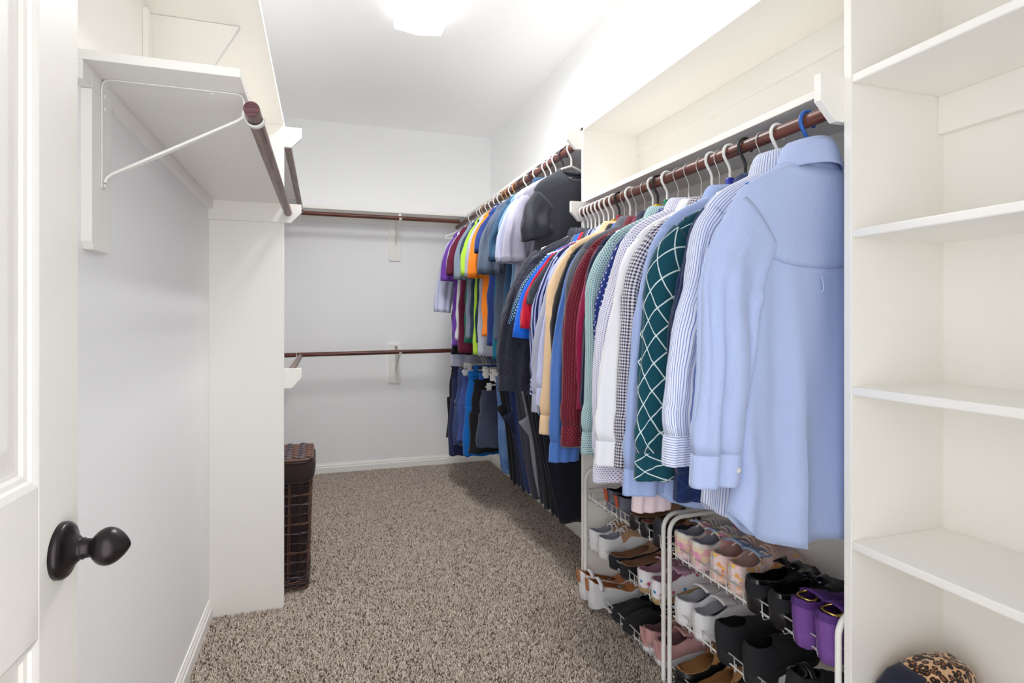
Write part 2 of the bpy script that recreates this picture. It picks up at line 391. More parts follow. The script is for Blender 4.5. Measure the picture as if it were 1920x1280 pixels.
def bracket(label, y, x0, zt, hook_x, hook_z, drop, mat=METW, sign=1, loc=None, rz=0.0):
    """x measured from the wall board outwards (local)"""
    o = thing('rod_bracket', label, 'bracket', loc, rz)
    m = MB()
    strap(m, [(0.002, 0, -drop), (0.002, 0, -0.02), (0.004, 0, -0.009), (0.010, 0, -0.003), (0.02, 0, -0.0015), (hook_x - 0.035, 0, -0.0015), (hook_x - 0.026, 0, -0.004), (hook_x - 0.0215, 0, -0.012), (hook_x - 0.0205, 0, hook_z)], 0.022)
    m.build('angle_arm', mat, o)
    m = MB(); strap(m, arc((hook_x, 0, hook_z), RR + 0.0035, 182, 362, 14), 0.020, 0.003); m.build('rod_hook', mat, o, True)
    m = MB(); strap(m, [(0.006, 0, -drop + 0.012), (0.010, 0, -drop + 0.022), (0.018, 0, -drop + 0.030), (hook_x - 0.035, 0, hook_z - 0.012), (hook_x - 0.024, 0, hook_z - 0.003), (hook_x - 0.0215, 0, hook_z + 0.012)], 0.015, 0.005); m.build('diagonal_brace', mat, o)
    for z in (-drop + 0.006, -0.035, -0.06): MB().lathe([(0, 0.0045), (0.0022, 0.004), (0.003, 0.0001)], (0.004, 0, z), (1, 0, 0), 12).build('screw', mat, o)
    MB().lathe([(0, 0.0045), (0.0022, 0.004), (0.003, 0.0001)], (hook_x - 0.085, 0, -0.003), (0, 0, -1), 12).build('screw', mat, o)
    return o
def board(label, loc, pts, axis, t):
    o = thing('bracket_board', label, 'board', loc); MB().prism(pts, axis, 0, t).build('board', TRIM, o, bevel=0.001); return o
# near left bracket with its backing board
bdp = [(0, -0.03), (0.012, -0.045), (0.10, -0.045), (0.112, -0.03), (0.112, 0.272), (0, 0.272)]
board('cream vertical backing board on the left wall carrying the white metal bracket', (XL, 1.335, 1.438 - 0.004), [(y, z) for y, z in bdp], 0, BT)
bracket('white metal shelf-and-rod bracket with diagonal brace on the left wall', 0, 0, 0, RXL - XL - BT, 1.697 - 1.7445, 0.225, loc=(XL + BT, 1.392, 1.7445))
bp2 = [(0, 0.014), (0.014, 0), (0.080, 0), (0.094, 0.014), (0.094, 0.35), (0, 0.35)]
def xz(p): return p
board('cream backing board under the shelf on the far wall', (0.516, YB - BT, 1.735), [(x, z) for x, z in bp2[:4]] + [(0.094, 0.297), (0, 0.297)], 1, BT)
board('lower cream backing board on the far wall', (0.516, YB - BT, 0.716), [(x, z) for x, z in bp2[:4]] + [(0.094, 0.325), (0, 0.325)], 1, BT)
bracket('white metal bracket holding the upper rod on the far wall', 0, 0, 0, 0.31 - BT, 2.0435 - 2.0865, 0.225, loc=(0.572, YB - BT, 2.0865), rz=-math.pi / 2)
bracket('white metal bracket holding the lower rod on the far wall', 0, 0, 0, 0.31 - BT, 0.9895 - 1.035, 0.225, loc=(0.572, YB - BT, 1.035), rz=-math.pi / 2)
bracket('white metal bracket under the low rod in the far left corner', 0, 0, 0, RXL - 0.019 - XL - BT, 0.977 - 1.02, 0.225, loc=(XL + BT, 4.42, 1.02))
bracket('white metal bracket under the high rod in the far left corner', 0, 0, 0, RXL - 0.012 - XL - BT, 2.042 - 2.0865, 0.225, loc=(XL + BT, 4.3, 2.0865))
board('backing board for the low bracket on the far left wall', (XL, 4.375, 0.72), [(x, z) for x, z in bp2[:4]] + [(0.094, 0.30), (0, 0.30)], 0, BT)
board('backing board for the high bracket on the far left wall', (XL, 4.255, 1.735), [(x, z) for x, z in bp2[:4]] + [(0.094, 0.292), (0, 0.292)], 0, BT)

# ------------------------------------------------------------------ closet joinery: right side
D0, D1 = 0.972, 0.991           # divider between shelf tower and rod bay
E0, E1 = 2.355, 2.374           # far end panel
tw = thing('shelf_tower', 'open cream shelf tower on the right of the doorway', 'shelving', (XS, YF + 0.02, 0))
def T(y): return y - (YF + 0.02)
DP = XR - XS
box('side_panel', TRIM, tw, 0, DP, T(D0), T(D1), 0, 2.55)
box('side_panel', TRIM, tw, 0, DP, 0, BT, 0, 2.55)
box('back_board', TRIM, tw, DP - 0.005, DP, BT, T(D0), 0.0, 2.55, 0)
for z in (0.05, 0.385, 0.739, 1.081, 1.430, 1.773, 2.12):
    box('shelf', TRIM, tw, 0.0015, DP - 0.005, BT, T(D0), z, z + BT, 0.003)
box('cleat', TRIM, tw, DP - 0.005 - BT, DP - 0.005, BT, T(D0), 1.685, 1.773)
bay = thing('hanging_bay', 'cream shelving frame above the long-sleeved shirts', 'shelving', (XS, D1, 0))
B = lambda y: y - D1
box('end_panel', TRIM, bay, 0, DP, B(E0), B(E1), 0, 2.118)
box('top_board', TRIM, bay, 0, DP, 0, B(E1), 2.101, 2.119)
box('rod_shelf', TRIM, bay, 0, DP, 0, B(E0), 1.775, 1.794)
box('back_board', TRIM, bay, DP - 0.005, DP, 0, B(E0), 0.0, 2.101, 0)
box('wall_cleat', TRIM, bay, DP - 0.005 - BT, DP - 0.005, 0, B(E0), 1.687, 1.775)
box('wall_cleat', TRIM, bay, DP - 0.005 - BT * 0.6, DP - 0.005, 0, B(E0), 2.015, 2.101)
cl = lambda z0, z1: [(-0.066, z1), (-0.066, z0 + 0.04), (-0.028, z0), (DP, z0), (DP, z1)]
MB().prism([(-0.066, 1.795), (-0.066, 1.735), (-0.022, 1.692), (DP, 1.692), (DP, 1.775), (0.0, 1.775), (0, 1.795)], 1, 0, BT).build('rod_cleat', TRIM, bay, bevel=0.0012)
MB().prism(cl(1.687, 1.775), 1, B(E0) - BT, B(E0)).build('rod_cleat', TRIM, bay, bevel=0.0012)
MB().prism(cl(2.02, 2.118), 1, B(E1), B(E1) + BT).build('rod_cleat', TRIM, bay, bevel=0.0012)
rs = thing('wall_shelf', 'cream shelf along the right wall above the t-shirts', 'shelf', (XS, E1 + BT, 2.087))
box('shelf_board', TRIM, rs, 0, DP, 0, YB - E1 - BT, 0, BT)
box('wall_cleat', TRIM, rs, DP - BT, DP, 0, YB - E1 - BT, -0.06, 0)

# ------------------------------------------------------------------ ceiling light (the closet's lamp)
lt = thing('ceiling_light', 'white fluorescent wraparound light glowing on the ceiling', 'light', (0.475, 2.13, ZT))
LW, LL = 0.128, 0.91
lens = [(-LW, -0.022), (-LW + 0.002, -0.070), (-LW + 0.008, -0.078), (0.0, -0.094), (LW - 0.008, -0.078), (LW - 0.002, -0.070), (LW, -0.022)]
k = N('glowing_acrylic_lens'); k.b.inputs['Emission Color'].default_value = (1, 0.99, 0.97, 1); k.b.inputs['Emission Strength'].default_value = LAMP
LENS = k.fin((0.9, 0.9, 0.9, 1), 0.4)
m = MB(); m.grid([[(x, 0.012, z) for x, z in lens], [(x, LL - 0.012, z) for x, z in lens]], False); m.build('lens', LENS, lt)
box('housing', METW, lt, -LW + 0.004, LW - 0.004, 0.004, LL - 0.004, -0.03, -0.001)
la = bpy.data.lights.new('fluorescent_tubes', 'AREA'); la.shape = 'RECTANGLE'; la.size = 2 * LW - 0.03; la.size_y = LL - 0.06; la.energy = LAMP_W; la.color = (1, 0.995, 0.985)
lo = bpy.data.objects.new('fluorescent_tubes', la); col.objects.link(lo); lo.parent = lt; lo.location = (0, LL / 2, -0.0975)
for y0 in (0.0, LL - 0.012): MB().prism(lens + [(LW, -0.002), (-LW, -0.002)], 1, y0, y0 + 0.012).build('end_cap', LENS, lt)

# ------------------------------------------------------------------ hangers
PL_W = plain('white_plastic', srgb(238, 237, 233), 0.35, var=0.03)
PL_B = plain('black_plastic', srgb(30, 29, 33), 0.4)
PL_U = plain('blue_plastic', srgb(34, 98, 190), 0.32)
PL_P = plain('plum_plastic', srgb(62, 40, 62), 0.4)
WIRE = plain('galvanised_wire', srgb(206, 204, 200), 0.35, 0.6)
PL_T = plain('tan_wood_hanger', srgb(186, 140, 92), 0.5)
CLIP = {'yellow': plain('yellow_clip', srgb(240, 196, 30), 0.4), 'green': plain('green_clip', srgb(20, 140, 100), 0.4), 'red': plain('red_clip', srgb(190, 40, 60), 0.4), 'blue': plain('blue_clip', srgb(60, 70, 190), 0.4)}
def hook_path(r, drop, sgn=1):
    """from tail end over the rod and down to (0, -drop); rod centre at origin; plane xz"""
    R = RR + r + 0.0012
    p = arc((0, 0, 0), R, -35, 180, 16)
    p = [(x * sgn, y, z) for x, y, z in p]
    p += [(-R * sgn * 0.95, 0, -0.012), (-R * sgn * 0.55, 0, -0.026), (-0.004 * sgn, 0, -0.038), (0, 0, -0.05), (0, 0, -drop)]
    return p
HK = {'white': (PL_W, 0.0042, 'white plastic'), 'black': (PL_B, 0.0042, 'black plastic'), 'blue': (PL_U, 0.0045, 'blue plastic'),
      'plum': (PL_P, 0.0042, 'plum plastic'), 'wire': (WIRE, 0.0014, 'thin wire'), 'tan': (PL_T, 0.004, 'tan wooden')}
def hanger(kind, Y, rodz, what, W=0.2, clip=None, rz=0.0, group=None, drop=0.085, tilt=0.0, label=None):
    mat, r, words = HK[kind]
    o = thing('clothes_hanger', label or f'{words} hanger holding the {what}', 'hanger', (RXR, Y, rodz), rz, group)
    MB().tube(hook_path(r, drop), r, 10).build('hook', mat, o, True)
    m = MB(); rb = max(r * 1.15, 0.0016); zs = -drop
    left = [(-0.012, 0, zs), (-0.05, 0, zs - 0.014), (-W * 0.8, 0, zs - 0.068), (-W, 0, zs - 0.084), (-W * 1.01, 0, zs - 0.094), (-W * 0.96, 0, zs - 0.102)]
    right = [(-x, y, z) for x, y, z in left][::-1]
    m.tube(left[::-1] + [(0, 0, zs + 0.003)] + [(-x, y, z) for x, y, z in left] + [(0, 0, zs - 0.102)] + [left[-1]], rb, 8, False)
    m.build('shoulders', mat, o, True)
    if clip: MB().box(-0.011, 0.011, -0.0075, 0.0075, zs + 0.006, zs + 0.034).build('size_clip', CLIP[clip], o, bevel=0.003)
    return o

# ------------------------------------------------------------------ garments
def spow(a, e): return np.sign(a) * np.abs(a) ** e
class Folds:
    def __init__(s, seed, n=6, f=(3, 14)):
        r = np.random.default_rng(seed); s.f = r.uniform(*f, n); s.p = r.uniform(0, 6.28, n); s.d = r.normal(0, 1.6, n); s.a = r.uniform(.4, 1, n) / np.sqrt(s.f); s.a /= s.a.sum()
    def __call__(s, x, t): return sum(a * np.sin(6.2832 * f * x + p + d * t) for a, f, p, d in zip(s.a, s.f, s.p, s.d))

def shirt(name, what, label, cat, Y, mat, rodz, group, hz, cz, kind='dress', W=0.225, out=0.05, T=0.026, rz=0.0, seed=1, sy=0.0,
          inner=None, amp=0.026, tail=0.05, r1a=0.098, r1b=0.060, flare=0.01, cuffmat=None, hanger_kind='white', clip=None, neckmat=None, dn=0.0, ch=1.0, yoke=False, facing=1, btn=None, both=True):
    zn = rodz - 0.102 - dn
    o = thing(name, label, cat, (RXR, Y, zn), rz, group)
    rg = np.random.default_rng(seed); F1 = Folds(seed * 7 + 1); F2 = Folds(seed * 7 + 2); F3 = Folds(seed * 7 + 3, 5, (6, 20))
    NP = 64; ph = np.linspace(0, 2 * np.pi, NP, endpoint=False); c, sn = np.cos(ph), np.sin(ph)
    rows = []; Vv = []
    L = zn - hz
    for t in np.linspace(0, 1, 9):
        a = 0.060 + (W - 0.060) * t; b = 0.048 * (1 - t) + T * t
        x = a * spow(c, 0.72); y = b * spow(sn, 0.85)
        sd = 0.078 * t + 0.022 * t ** 7; cd = 0.17 * t
        fr = 0.0
        if kind in ('tee', 'long_tee', 'polo'): fr = (0.06 if kind == 'tee' else 0.04) * (1 - t) * np.clip(-sn * facing, 0, 1)
        z = -(c ** 2 * sd + sn ** 2 * cd) - fr
        rows.append(np.stack([x, y, z], 1))
    M = 34
    for i in range(1, M + 1):
        s = i / M
        a = W + flare * s - 0.012 * math.sin(math.pi * min(1, s * 1.6)); b = T * (1 + 0.35 * s)
        x = a * spow(c, 0.72); y = b * spow(sn, 0.85)
        z0 = -(c ** 2 * 0.10 + sn ** 2 * 0.17)
        zh = -L + tail * np.abs(c) ** 3 + 0.004 * F3(x, 1.0)
        z = z0 + (zh - z0) * s
        am = amp * (s ** 0.75) * 1.0
        fold = np.where(sn < 0, F1(x, s), F2(x, s)) * am * np.clip(1.15 - np.abs(c) ** 6, 0, 1)
        y = y + fold
        if yoke:      # box pleat down the centre back
            y = y - np.where(sn < 0, 1.0, 0.0) * (0.007 * np.exp(-((x - 0.012) / 0.010) ** 2) - 0.006 * np.exp(-((x + 0.010) / 0.008) ** 2)) * max(0.0, 1 - s * 0.9) * min(1, s * 12)
        x = x + 0.35 * am * F3(z * 0.4, s) * np.abs(c)
        rows.append(np.stack([x, y, z], 1))
    P = np.array(rows)
    ref = P[20]; dd = np.linalg.norm(np.roll(ref, -1, 0)[:, :2] - ref[:, :2], axis=1); U = np.concatenate([[0], np.cumsum(dd)[:-1]])
    # wrap seam lies on the +x side (towards the wall)
    Pc = np.concatenate([P, P[:, :1]], 1); Uc = np.concatenate([U, [dd.sum()]])
    m = MB(); m.grid(Pc, False)
    uv = np.stack([np.broadcast_to(Uc, Pc.shape[:2]), Pc[:, :, 2]], 2).reshape(-1, 2)
    ob = m.build('body', mat, o, True, uv=uv)
    sf = ob.modifiers.new('cloth', 'SOLIDIFY'); sf.thickness = 0.0012
    if yoke:
        Yk = P[:13].copy(); Yk = Yk + np.array([0, -1, 0]) * np.where(sn < 0, 0.0022, -0.0022)[None, :, None]; Yk[-1] = Yk[-2] * 0.15 + Yk[-1] * 0.85
        hb = [i for i in range(NP) if sn[i] < 0.02]; Yh = Yk[1:, hb]
        m = MB(); m.grid(Yh, False); uvy = np.stack([np.broadcast_to(U[hb][None], Yh.shape[:2]), np.broadcast_to(np.linspace(0, .2, Yh.shape[0])[:, None], Yh.shape[:2])], 2).reshape(-1, 2)
        yk = m.build('yoke', mat, o, True, uv=uvy); sf = yk.modifiers.new('cloth', 'SOLIDIFY'); sf.thickness = 0.0016
        jb = int(np.argmin(np.abs(P[13][:, 0] - 0.0) + 10 * (sn > 0))); pb = P[13][jb]
        MB().tube([(pb[0], pb[1] - .004, pb[2] + .004), (pb[0], pb[1] - .009, pb[2] - .012), (pb[0] + .002, pb[1] - .008, pb[2] - .026), (pb[0] + .001, pb[1] - .002, pb[2] - .034)], 0.0019, 6).build('locker_loop', mat, o, True)
    # sleeves
    for side in ((-1, 1) if both else (-1,)):
        zend = cz - zn + (0.066 if kind in ('dress', 'jacket') else 0.0)
        P0 = np.array([W - 0.072, 0, -0.168]); P1 = np.array([W - 0.002 + out * 0.35, sy * 0.3, -0.245]); P2 = np.array([W + out - 0.035, sy, zend])
        if side > 0: P2[0] = W - 0.01
        Q = 30 if kind not in ('tee', 'polo') else 16; NS = 40; th = np.linspace(0, 2 * np.pi, NS, endpoint=False)
        G = Folds(seed * 13 + 5 + side, 5, (2, 9)); H = Folds(seed * 13 + 9 + side, 5, (5, 16))
        rows = []; vl = 0; vs = []; prev = None
        short = kind in ('tee', 'polo')
        for q in np.linspace(0, 1, Q):
            C = (1 - q) ** 2 * P0 + 2 * q * (1 - q) * P1 + q * q * P2
            Tn = 2 * (1 - q) * (P1 - P0) + 2 * q * (P2 - P1); Tn /= np.linalg.norm(Tn)
            e1 = np.array([-Tn[2], 0, Tn[0]]); e1 /= np.linalg.norm(e1); e2 = np.cross(Tn, e1)
            r1 = r1a + (r1b - r1a) * (q ** 0.8); r2 = T * 0.98 + 0.006 * math.sin(math.pi * q)
            if short: r2 = T * 0.9 + 0.012 * q
            if kind == 'jacket': r1 *= 1.05 + 0.18 * math.sin(math.pi * q ** 1.4); r2 *= 1.25
            if q > 0.9 and kind in ('dress',): r1 *= 1 + 0.10 * math.sin((q - 0.9) / 0.1 * math.pi)
            wob = (0.0 if q < 0.08 else 1.0) * min(1, q * 2.2)
            k1 = 1 + wob * (0.05 * G(q * 0.5 + th * 0.02, th * 1.0) )
            k2 = 1 + wob * (0.62 * H(np.cos(th) * r1 * 2.2 + q * 0.08, q * 3.0) + 0.10 * G(q * 1.4, th))
            off = wob * 0.009 * math.sin(q * 7 + seed) * min(1, T / .026)
            C = C + np.array([wob * (1 - q) * 0.020 * math.sin(q * 5.5 + seed * 1.7), 0, 0]) if not short else C
            cx_, cy_ = spow(np.cos(th), 0.85), spow(np.sin(th), 0.9)
            if not short:      # sharp elbow and cuff creases
                env = wob * (math.exp(-((q - 0.42) / 0.22) ** 2) + 0.8 * math.exp(-((q - 0.93) / 0.10) ** 2))
                vv = np.cos(th) * 1.3 + q * 16 + seed; cr = (1 - np.abs(np.sin(vv))) ** 3 - 0.25 + 0.6 * (1 - np.abs(np.sin(1.7 * vv + 2 * np.cos(th) + 1))) ** 4
                k2 = k2 + 0.26 * env * cr; k1 = k1 + 0.03 * env * cr
            R = C[None] + e1[None] * (r1 * k1 * cx_)[:, None] + e2[None] * (r2 * k2 * cy_ + off)[:, None]
            if prev is not None: vl += np.linalg.norm(C - prev)
            prev = C; vs.append(vl); rows.append(R)
        P = np.array(rows); P[:, :, 0] *= side
        Pc = np.concatenate([P, P[:, :1]], 1)
        per = np.linspace(0, 0.30, NS + 1)
        uv = np.stack([np.broadcast_to(per[None], Pc.shape[:2]), np.broadcast_to(-np.array(vs)[:, None], Pc.shape[:2])], 2).reshape(-1, 2)
        m = MB(); m.grid(Pc, False, flip=side > 0); ob = m.build('sleeve', mat, o, True, uv=uv)
        sf = ob.modifiers.new('cloth', 'SOLIDIFY'); sf.thickness = 0.0014
        if kind == 'dress' or kind == 'jacket':
            last = P[-1]; cen = last.mean(0); rows = []
            for k2_, (dz, g) in enumerate(((0.004, 0.97), (0.0, 1.02), (-0.012, 1.03), (-0.03, 1.02), (-0.06, 1.0), (-0.067, 0.985))):
                R = cen[None] + (last - cen) * g * np.array([1 if kind == 'dress' else 0.93, 1, 0.25]); R[:, 2] += dz - 0.0; R[:, 0] += side * dz * -0.10
                rows.append(R)
            Pq = np.array(rows); Pc = np.concatenate([Pq, Pq[:, :1]], 1)
            uv = np.stack([np.broadcast_to(per[None] * 0.9, Pc.shape[:2]), Pc[:, :, 2] * 1.0], 2).reshape(-1, 2)
            m = MB(); m.grid(Pc, False, flip=side > 0)
            cu = m.build('cuff', cuffmat or mat, o, True, uv=uv[:, ::-1] if kind == 'dress' else uv)
            sf = cu.modifiers.new('cloth', 'SOLIDIFY'); sf.thickness = 0.002
            if btn:
                mn = Pq[3][np.argmin(Pq[3][:, 1] * 1.0 + np.abs(Pq[3][:, 0] - (cen[0] - 0.03 * side)) * 0.2)]
                MB().lathe([(0, 0.0055), (0.0015, 0.0055), (0.002, 0.004), (0.0012, 0.0001)], tuple(mn + np.array([0, -0.0005, 0])), (0, -1, 0), 16).build('button', btn, cu)
    # collar
    th = np.linspace(0, 2 * np.pi, 49)
    if kind in ('dress', 'polo', 'jacket'):
        prof = ((0.058, -0.014), (0.055, 0.006), (0.053, 0.026), (0.055, 0.036), (0.062, 0.038), (0.069, 0.026), (0.076, 0.004), (0.081, -0.018), (0.083, -0.026))
        rows = []
        for r, z in prof:
            x = r * np.cos(th); y = r * 0.82 * np.sin(th); zz = z - 0.010 * np.cos(th) ** 2 - 0.018 * np.clip(-np.sin(th) * facing, 0, 1) * (1 if z > 0 else 0.6)
            if z < 0.03 and r > 0.06: zz = zz - 0.03 * np.clip(-np.sin(th) * facing, 0, 1) ** 2
            zz = zz * ch; rows.append(np.stack([x, y, zz + (0.012 if kind != 'jacket' else 0.004) * ch], 1))
        P = np.array(rows); m = MB(); m.grid(P, False)
        uv = np.stack([np.broadcast_to(th * 0.06, P.shape[:2]), np.broadcast_to(np.linspace(0, .12, len(prof))[:, None], P.shape[:2])], 2).reshape(-1, 2)
        cb = m.build('collar', mat, o, True, uv=uv); sf = cb.modifiers.new('cloth', 'SOLIDIFY'); sf.thickness = 0.0018
    else:
        rows = []
        for k in range(9):
            al = 2 * np.pi * k / 8; r = 0.061 + 0.004 * math.cos(al); dz = 0.009 * math.sin(al)
            fr = 0.06 * np.clip(-np.sin(th) * facing, 0, 1)
            rows.append(np.stack([r * spow(np.cos(th), .8), r * 0.79 * spow(np.sin(th), .9), -fr + dz + 0 * th], 1))
        P = np.array(rows); m = MB(); m.grid(P, False)
        uv = np.stack([np.broadcast_to(th * 0.06, P.shape[:2]), np.broadcast_to(np.linspace(0, .06, 9)[:, None], P.shape[:2])], 2).reshape(-1, 2)
        m.build('neckband', neckmat or mat, o, True, uv=uv)
    if hanger_kind: hanger(hanger_kind, Y, rodz, what, W - 0.035, clip, rz, 'hangers on the rods', drop=0.085 + dn)
    return o

# cloths -----------------------------------------------------------
C = srgb
F = {}
F['oxford'] = fabric('light_blue_oxford', C(164, 181, 224), 'heather', C(186, 201, 238), var=0.06)
F['pin'] = fabric('blue_pinstripe', C(232, 236, 248), 'stripe', C(120, 140, 205), 0.0056, 0.30)
F['navydia'] = fabric('navy_diamond', C(18, 38, 84), 'diamond', C(40, 62, 112), 0.045, 0.05)
F['teal'] = fabric('teal_lattice', C(10, 72, 88), 'diamond', C(214, 230, 232), 0.042, 0.07)
F['chambray'] = fabric('blue_chambray', C(152, 174, 226), 'heather', C(174, 192, 236))
F['pink'] = fabric('pale_pink', C(236, 216, 222))
F['ging'] = fabric('navy_gingham', C(226, 222, 230), 'gingham', C(28, 28, 62), 0.0085)
F['white'] = fabric('white_poplin', C(238, 239, 245), var=0.05)
F['lav'] = fabric('lavender_micro', C(232, 232, 244), 'dot', C(120, 116, 178), 0.0062, 0.26)
F['cobdot'] = fabric('cobalt_dot', C(28, 48, 124), 'dot', C(214, 220, 240), 0.017, 0.16)
F['mint'] = fabric('mint_micro', C(186, 212, 214), 'dot', C(84, 130, 142), 0.0068, 0.30)
F['nstripe'] = fabric('dark_navy_stripe', C(26, 28, 56), 'stripe', C(70, 74, 116), 0.012, 0.12)
F['crim'] = fabric('crimson', C(148, 20, 70))
F['burg'] = fabric('burgundy_dot', C(104, 22, 40), 'dot', C(158, 92, 106), 0.0075, 0.17)
F['greyfine'] = fabric('grey_fine_stripe', C(112, 116, 128), 'stripe', C(78, 82, 94), 0.006, 0.4)
F['midblue'] = fabric('mid_blue', C(70, 112, 190), 'heather', C(88, 130, 204))
F['black'] = fabric('black_cotton', C(26, 27, 34))
F['peach'] = fabric('peach', C(240, 206, 164))
F['peri'] = fabric('pale_periwinkle', C(196, 202, 240))
F['greylav'] = fabric('grey_lavender', C(172, 176, 198))
F['navstr'] = fabric('navy_white_stripe', C(178, 188, 236), 'stripe', C(28, 34, 88), 0.017, 0.55, ang=0.12)
F['char'] = fabric('charcoal', C(52, 56, 66))
F['red'] = fabric('red_pique', C(196, 14, 52))
F['royal'] = fabric('royal_blue', C(22, 104, 226))
F['tealdot'] = fabric('teal_dot', C(22, 74, 110), 'dot', C(196, 216, 226), 0.011, 0.24)
F['jack'] = fabric('crinkled_navy_nylon', C(44, 46, 66), crinkle=1.0, rough=0.42)
F['peridot'] = fabric('periwinkle_dot', C(120, 122, 196), 'dot', C(206, 206, 240), 0.012, 0.2)

# long-sleeved shirts over the shoe racks
NB = 'long-sleeved shirts above the shoe racks'
BTN = plain('pearl_button', srgb(232, 226, 206), 0.25)
RZN = 1.722
row = [
 # what, label, Y, mat, hem z, cuff z, opts
 ('light blue oxford shirt', 'light blue oxford shirt hanging nearest the shelf tower, back to the camera', 1.078, 'oxford', 0.735, 0.890, dict(seed=3, out=0.095, facing=-1, sy=-0.016, rz=0.06, btn=BTN, W=0.222, amp=0.05, tail=0.085, T=0.03, hk='blue', yoke=True)),
 ('blue pinstriped shirt', 'white shirt with fine blue stripes beside the light blue oxford shirt', 1.172, 'pin', 0.76, 0.912, dict(seed=5, out=0.095, sy=-0.02, facing=-1, rz=0.03, W=0.222, clip=None, yoke=True)),
 ('navy diamond-stitched shirt', 'dark navy shirt with faint diamond stitching behind the striped one', 1.228, 'navydia', 0.80, 0.80, dict(seed=6, out=0.03, W=0.205, tail=0.01, hk='wire')),
 ('teal shirt with white diamond lines', 'dark teal shirt covered with white diamond lines', 1.290, 'teal', 0.82, 0.842, dict(seed=8, out=0.075, sy=-0.015, rz=-0.04, hk='black', clip='yellow', r1a=.108, r1b=.075)),
 ('blue chambray shirt', 'plain light blue shirt behind the teal diamond shirt', 1.352, 'chambray', 0.73, 0.785, dict(seed=9, out=0.085, hk='white', clip='blue', sy=-0.005)),
 ('pale pink shirt', 'pale pink shirt with its long cuff hanging over the shoe rack', 1.398, 'pink', 0.80, 0.712, dict(seed=10, out=0.035, sy=0.016, W=0.205, hk='wire', dn=0.05)),
 ('navy gingham shirt', 'navy and white small gingham check shirt', 1.432, 'ging', 0.80, 0.838, dict(seed=11, out=0.062, sy=-0.012, r1b=.066)),
 ('white shirt', 'plain white shirt between the gingham and the lavender one', 1.482, 'white', 0.80, 0.836, dict(seed=12, out=0.105, sy=-0.014, r1b=.064, hk='wire')),
 ('lavender micro-patterned shirt', 'white shirt with tiny lavender pattern hanging low', 1.545, 'lav', 0.70, 0.772, dict(seed=13, out=0.070, sy=-0.012, r1b=.078, hk='wire')),
 ('cobalt dotted shirt', 'cobalt blue shirt with small white dots mostly hidden', 1.603, 'cobdot', 0.745, 0.86, dict(seed=14, out=0.03, hk='wire', tail=0.02)),
 ('mint micro-patterned shirt', 'mint green shirt with tiny checked pattern', 1.665, 'mint', 0.84, 0.825, dict(seed=15, out=0.055, sy=-0.014, r1b=.07, hk='white', clip='green')),
 ('dark navy striped shirt', 'dark navy finely striped shirt tucked behind the mint one', 1.722, 'nstripe', 0.83, 0.88, dict(seed=16, out=0.03, hk='black', clip='yellow')),
 ('crimson shirt', 'bright crimson shirt showing as a thin strip', 1.752, 'crim', 0.84, 0.95, dict(seed=17, out=0.04, hk='white', r1b=.05)),
 ('burgundy dotted shirt', 'burgundy shirt with a fine dotted pattern', 1.806, 'burg', 0.82, 0.822, dict(seed=18, out=0.065, sy=-0.014, r1b=.07, hk='wire')),
 ('grey fine-striped shirt', 'grey shirt with fine stripes next to the burgundy one', 1.866, 'greyfine', 0.80, 0.80, dict(seed=19, out=0.045, hk='wire')),
 ('mid blue shirt', 'mid blue shirt with its cuff hanging low beside the burgundy one', 1.908, 'midblue', 0.78, 0.745, dict(seed=20, out=0.085, sy=-0.01, r1b=.055, hk='white', clip='green')),
 ('black shirt', 'black long-sleeved shirt beside the peach one', 1.952, 'black', 0.82, 0.86, dict(seed=21, out=0.045, hk='wire')),
 ('peach shirt', 'peach coloured shirt with a plain buttoned cuff', 1.992, 'peach', 0.82, 0.826, dict(seed=22, out=0.085, sy=-0.012, r1b=.055, hk='black', clip='red')),
 ('pale periwinkle shirt', 'pale periwinkle shirt behind the peach one', 2.036, 'peri', 0.79, 0.92, dict(seed=23, out=0.07, hk='white', clip='yellow')),
 ('grey lavender shirt', 'soft grey lavender shirt beside the blue striped one', 2.080, 'greylav', 0.84, 0.893, dict(seed=24, out=0.075, sy=-0.006, hk='white')),
 ('blue and navy striped shirt', 'shirt with bold navy and light blue stripes', 2.122, 'navstr', 0.80, 0.955, dict(seed=25, out=0.072, sy=-0.006, hk='white', clip='green')),
]
for what, label, Y, mt, hz, cz, op in row:
    op = dict(op); hk = op.pop('hk', 'white')
    if Y > 1.2: op.setdefault('dn', 0.028 + 0.012 * math.sin(Y * 40)); op.setdefault('ch', 0.62)
    shirt('dress_shirt', what, label, 'shirt', Y, F[mt], RZN, NB, hz, cz, 'dress', hanger_kind=hk, **op)
shirt('polo_shirt', 'charcoal polo shirt', 'charcoal short-sleeved shirt beside the red polo', 'shirt', 2.162, F['char'], RZN, NB, 0.82, 1.30, 'polo', dn=0.03, ch=0.6, seed=31, out=0.06, r1b=.07)
shirt('polo_shirt', 'red polo shirt', 'bright red short-sleeved polo shirt', 'shirt', 2.198, F['red'], RZN, NB, 0.78, 1.205, 'polo', dn=0.03, ch=0.6, seed=32, out=0.075, r1b=.075)
shirt('polo_shirt', 'royal blue polo shirt', 'royal blue short-sleeved polo shirt beside the red one', 'shirt', 2.236, F['royal'], RZN, NB, 0.735, 1.165, 'polo', dn=0.03, ch=0.6, seed=33, out=0.09, r1b=.08)
shirt('polo_shirt', 'teal dotted polo shirt', 'dark teal polo shirt with pale dots behind the royal blue one', 'shirt', 2.270, F['tealdot'], RZN, NB, 0.80, 1.21, 'polo', dn=0.03, ch=0.6, seed=34, out=0.10, r1b=.08)
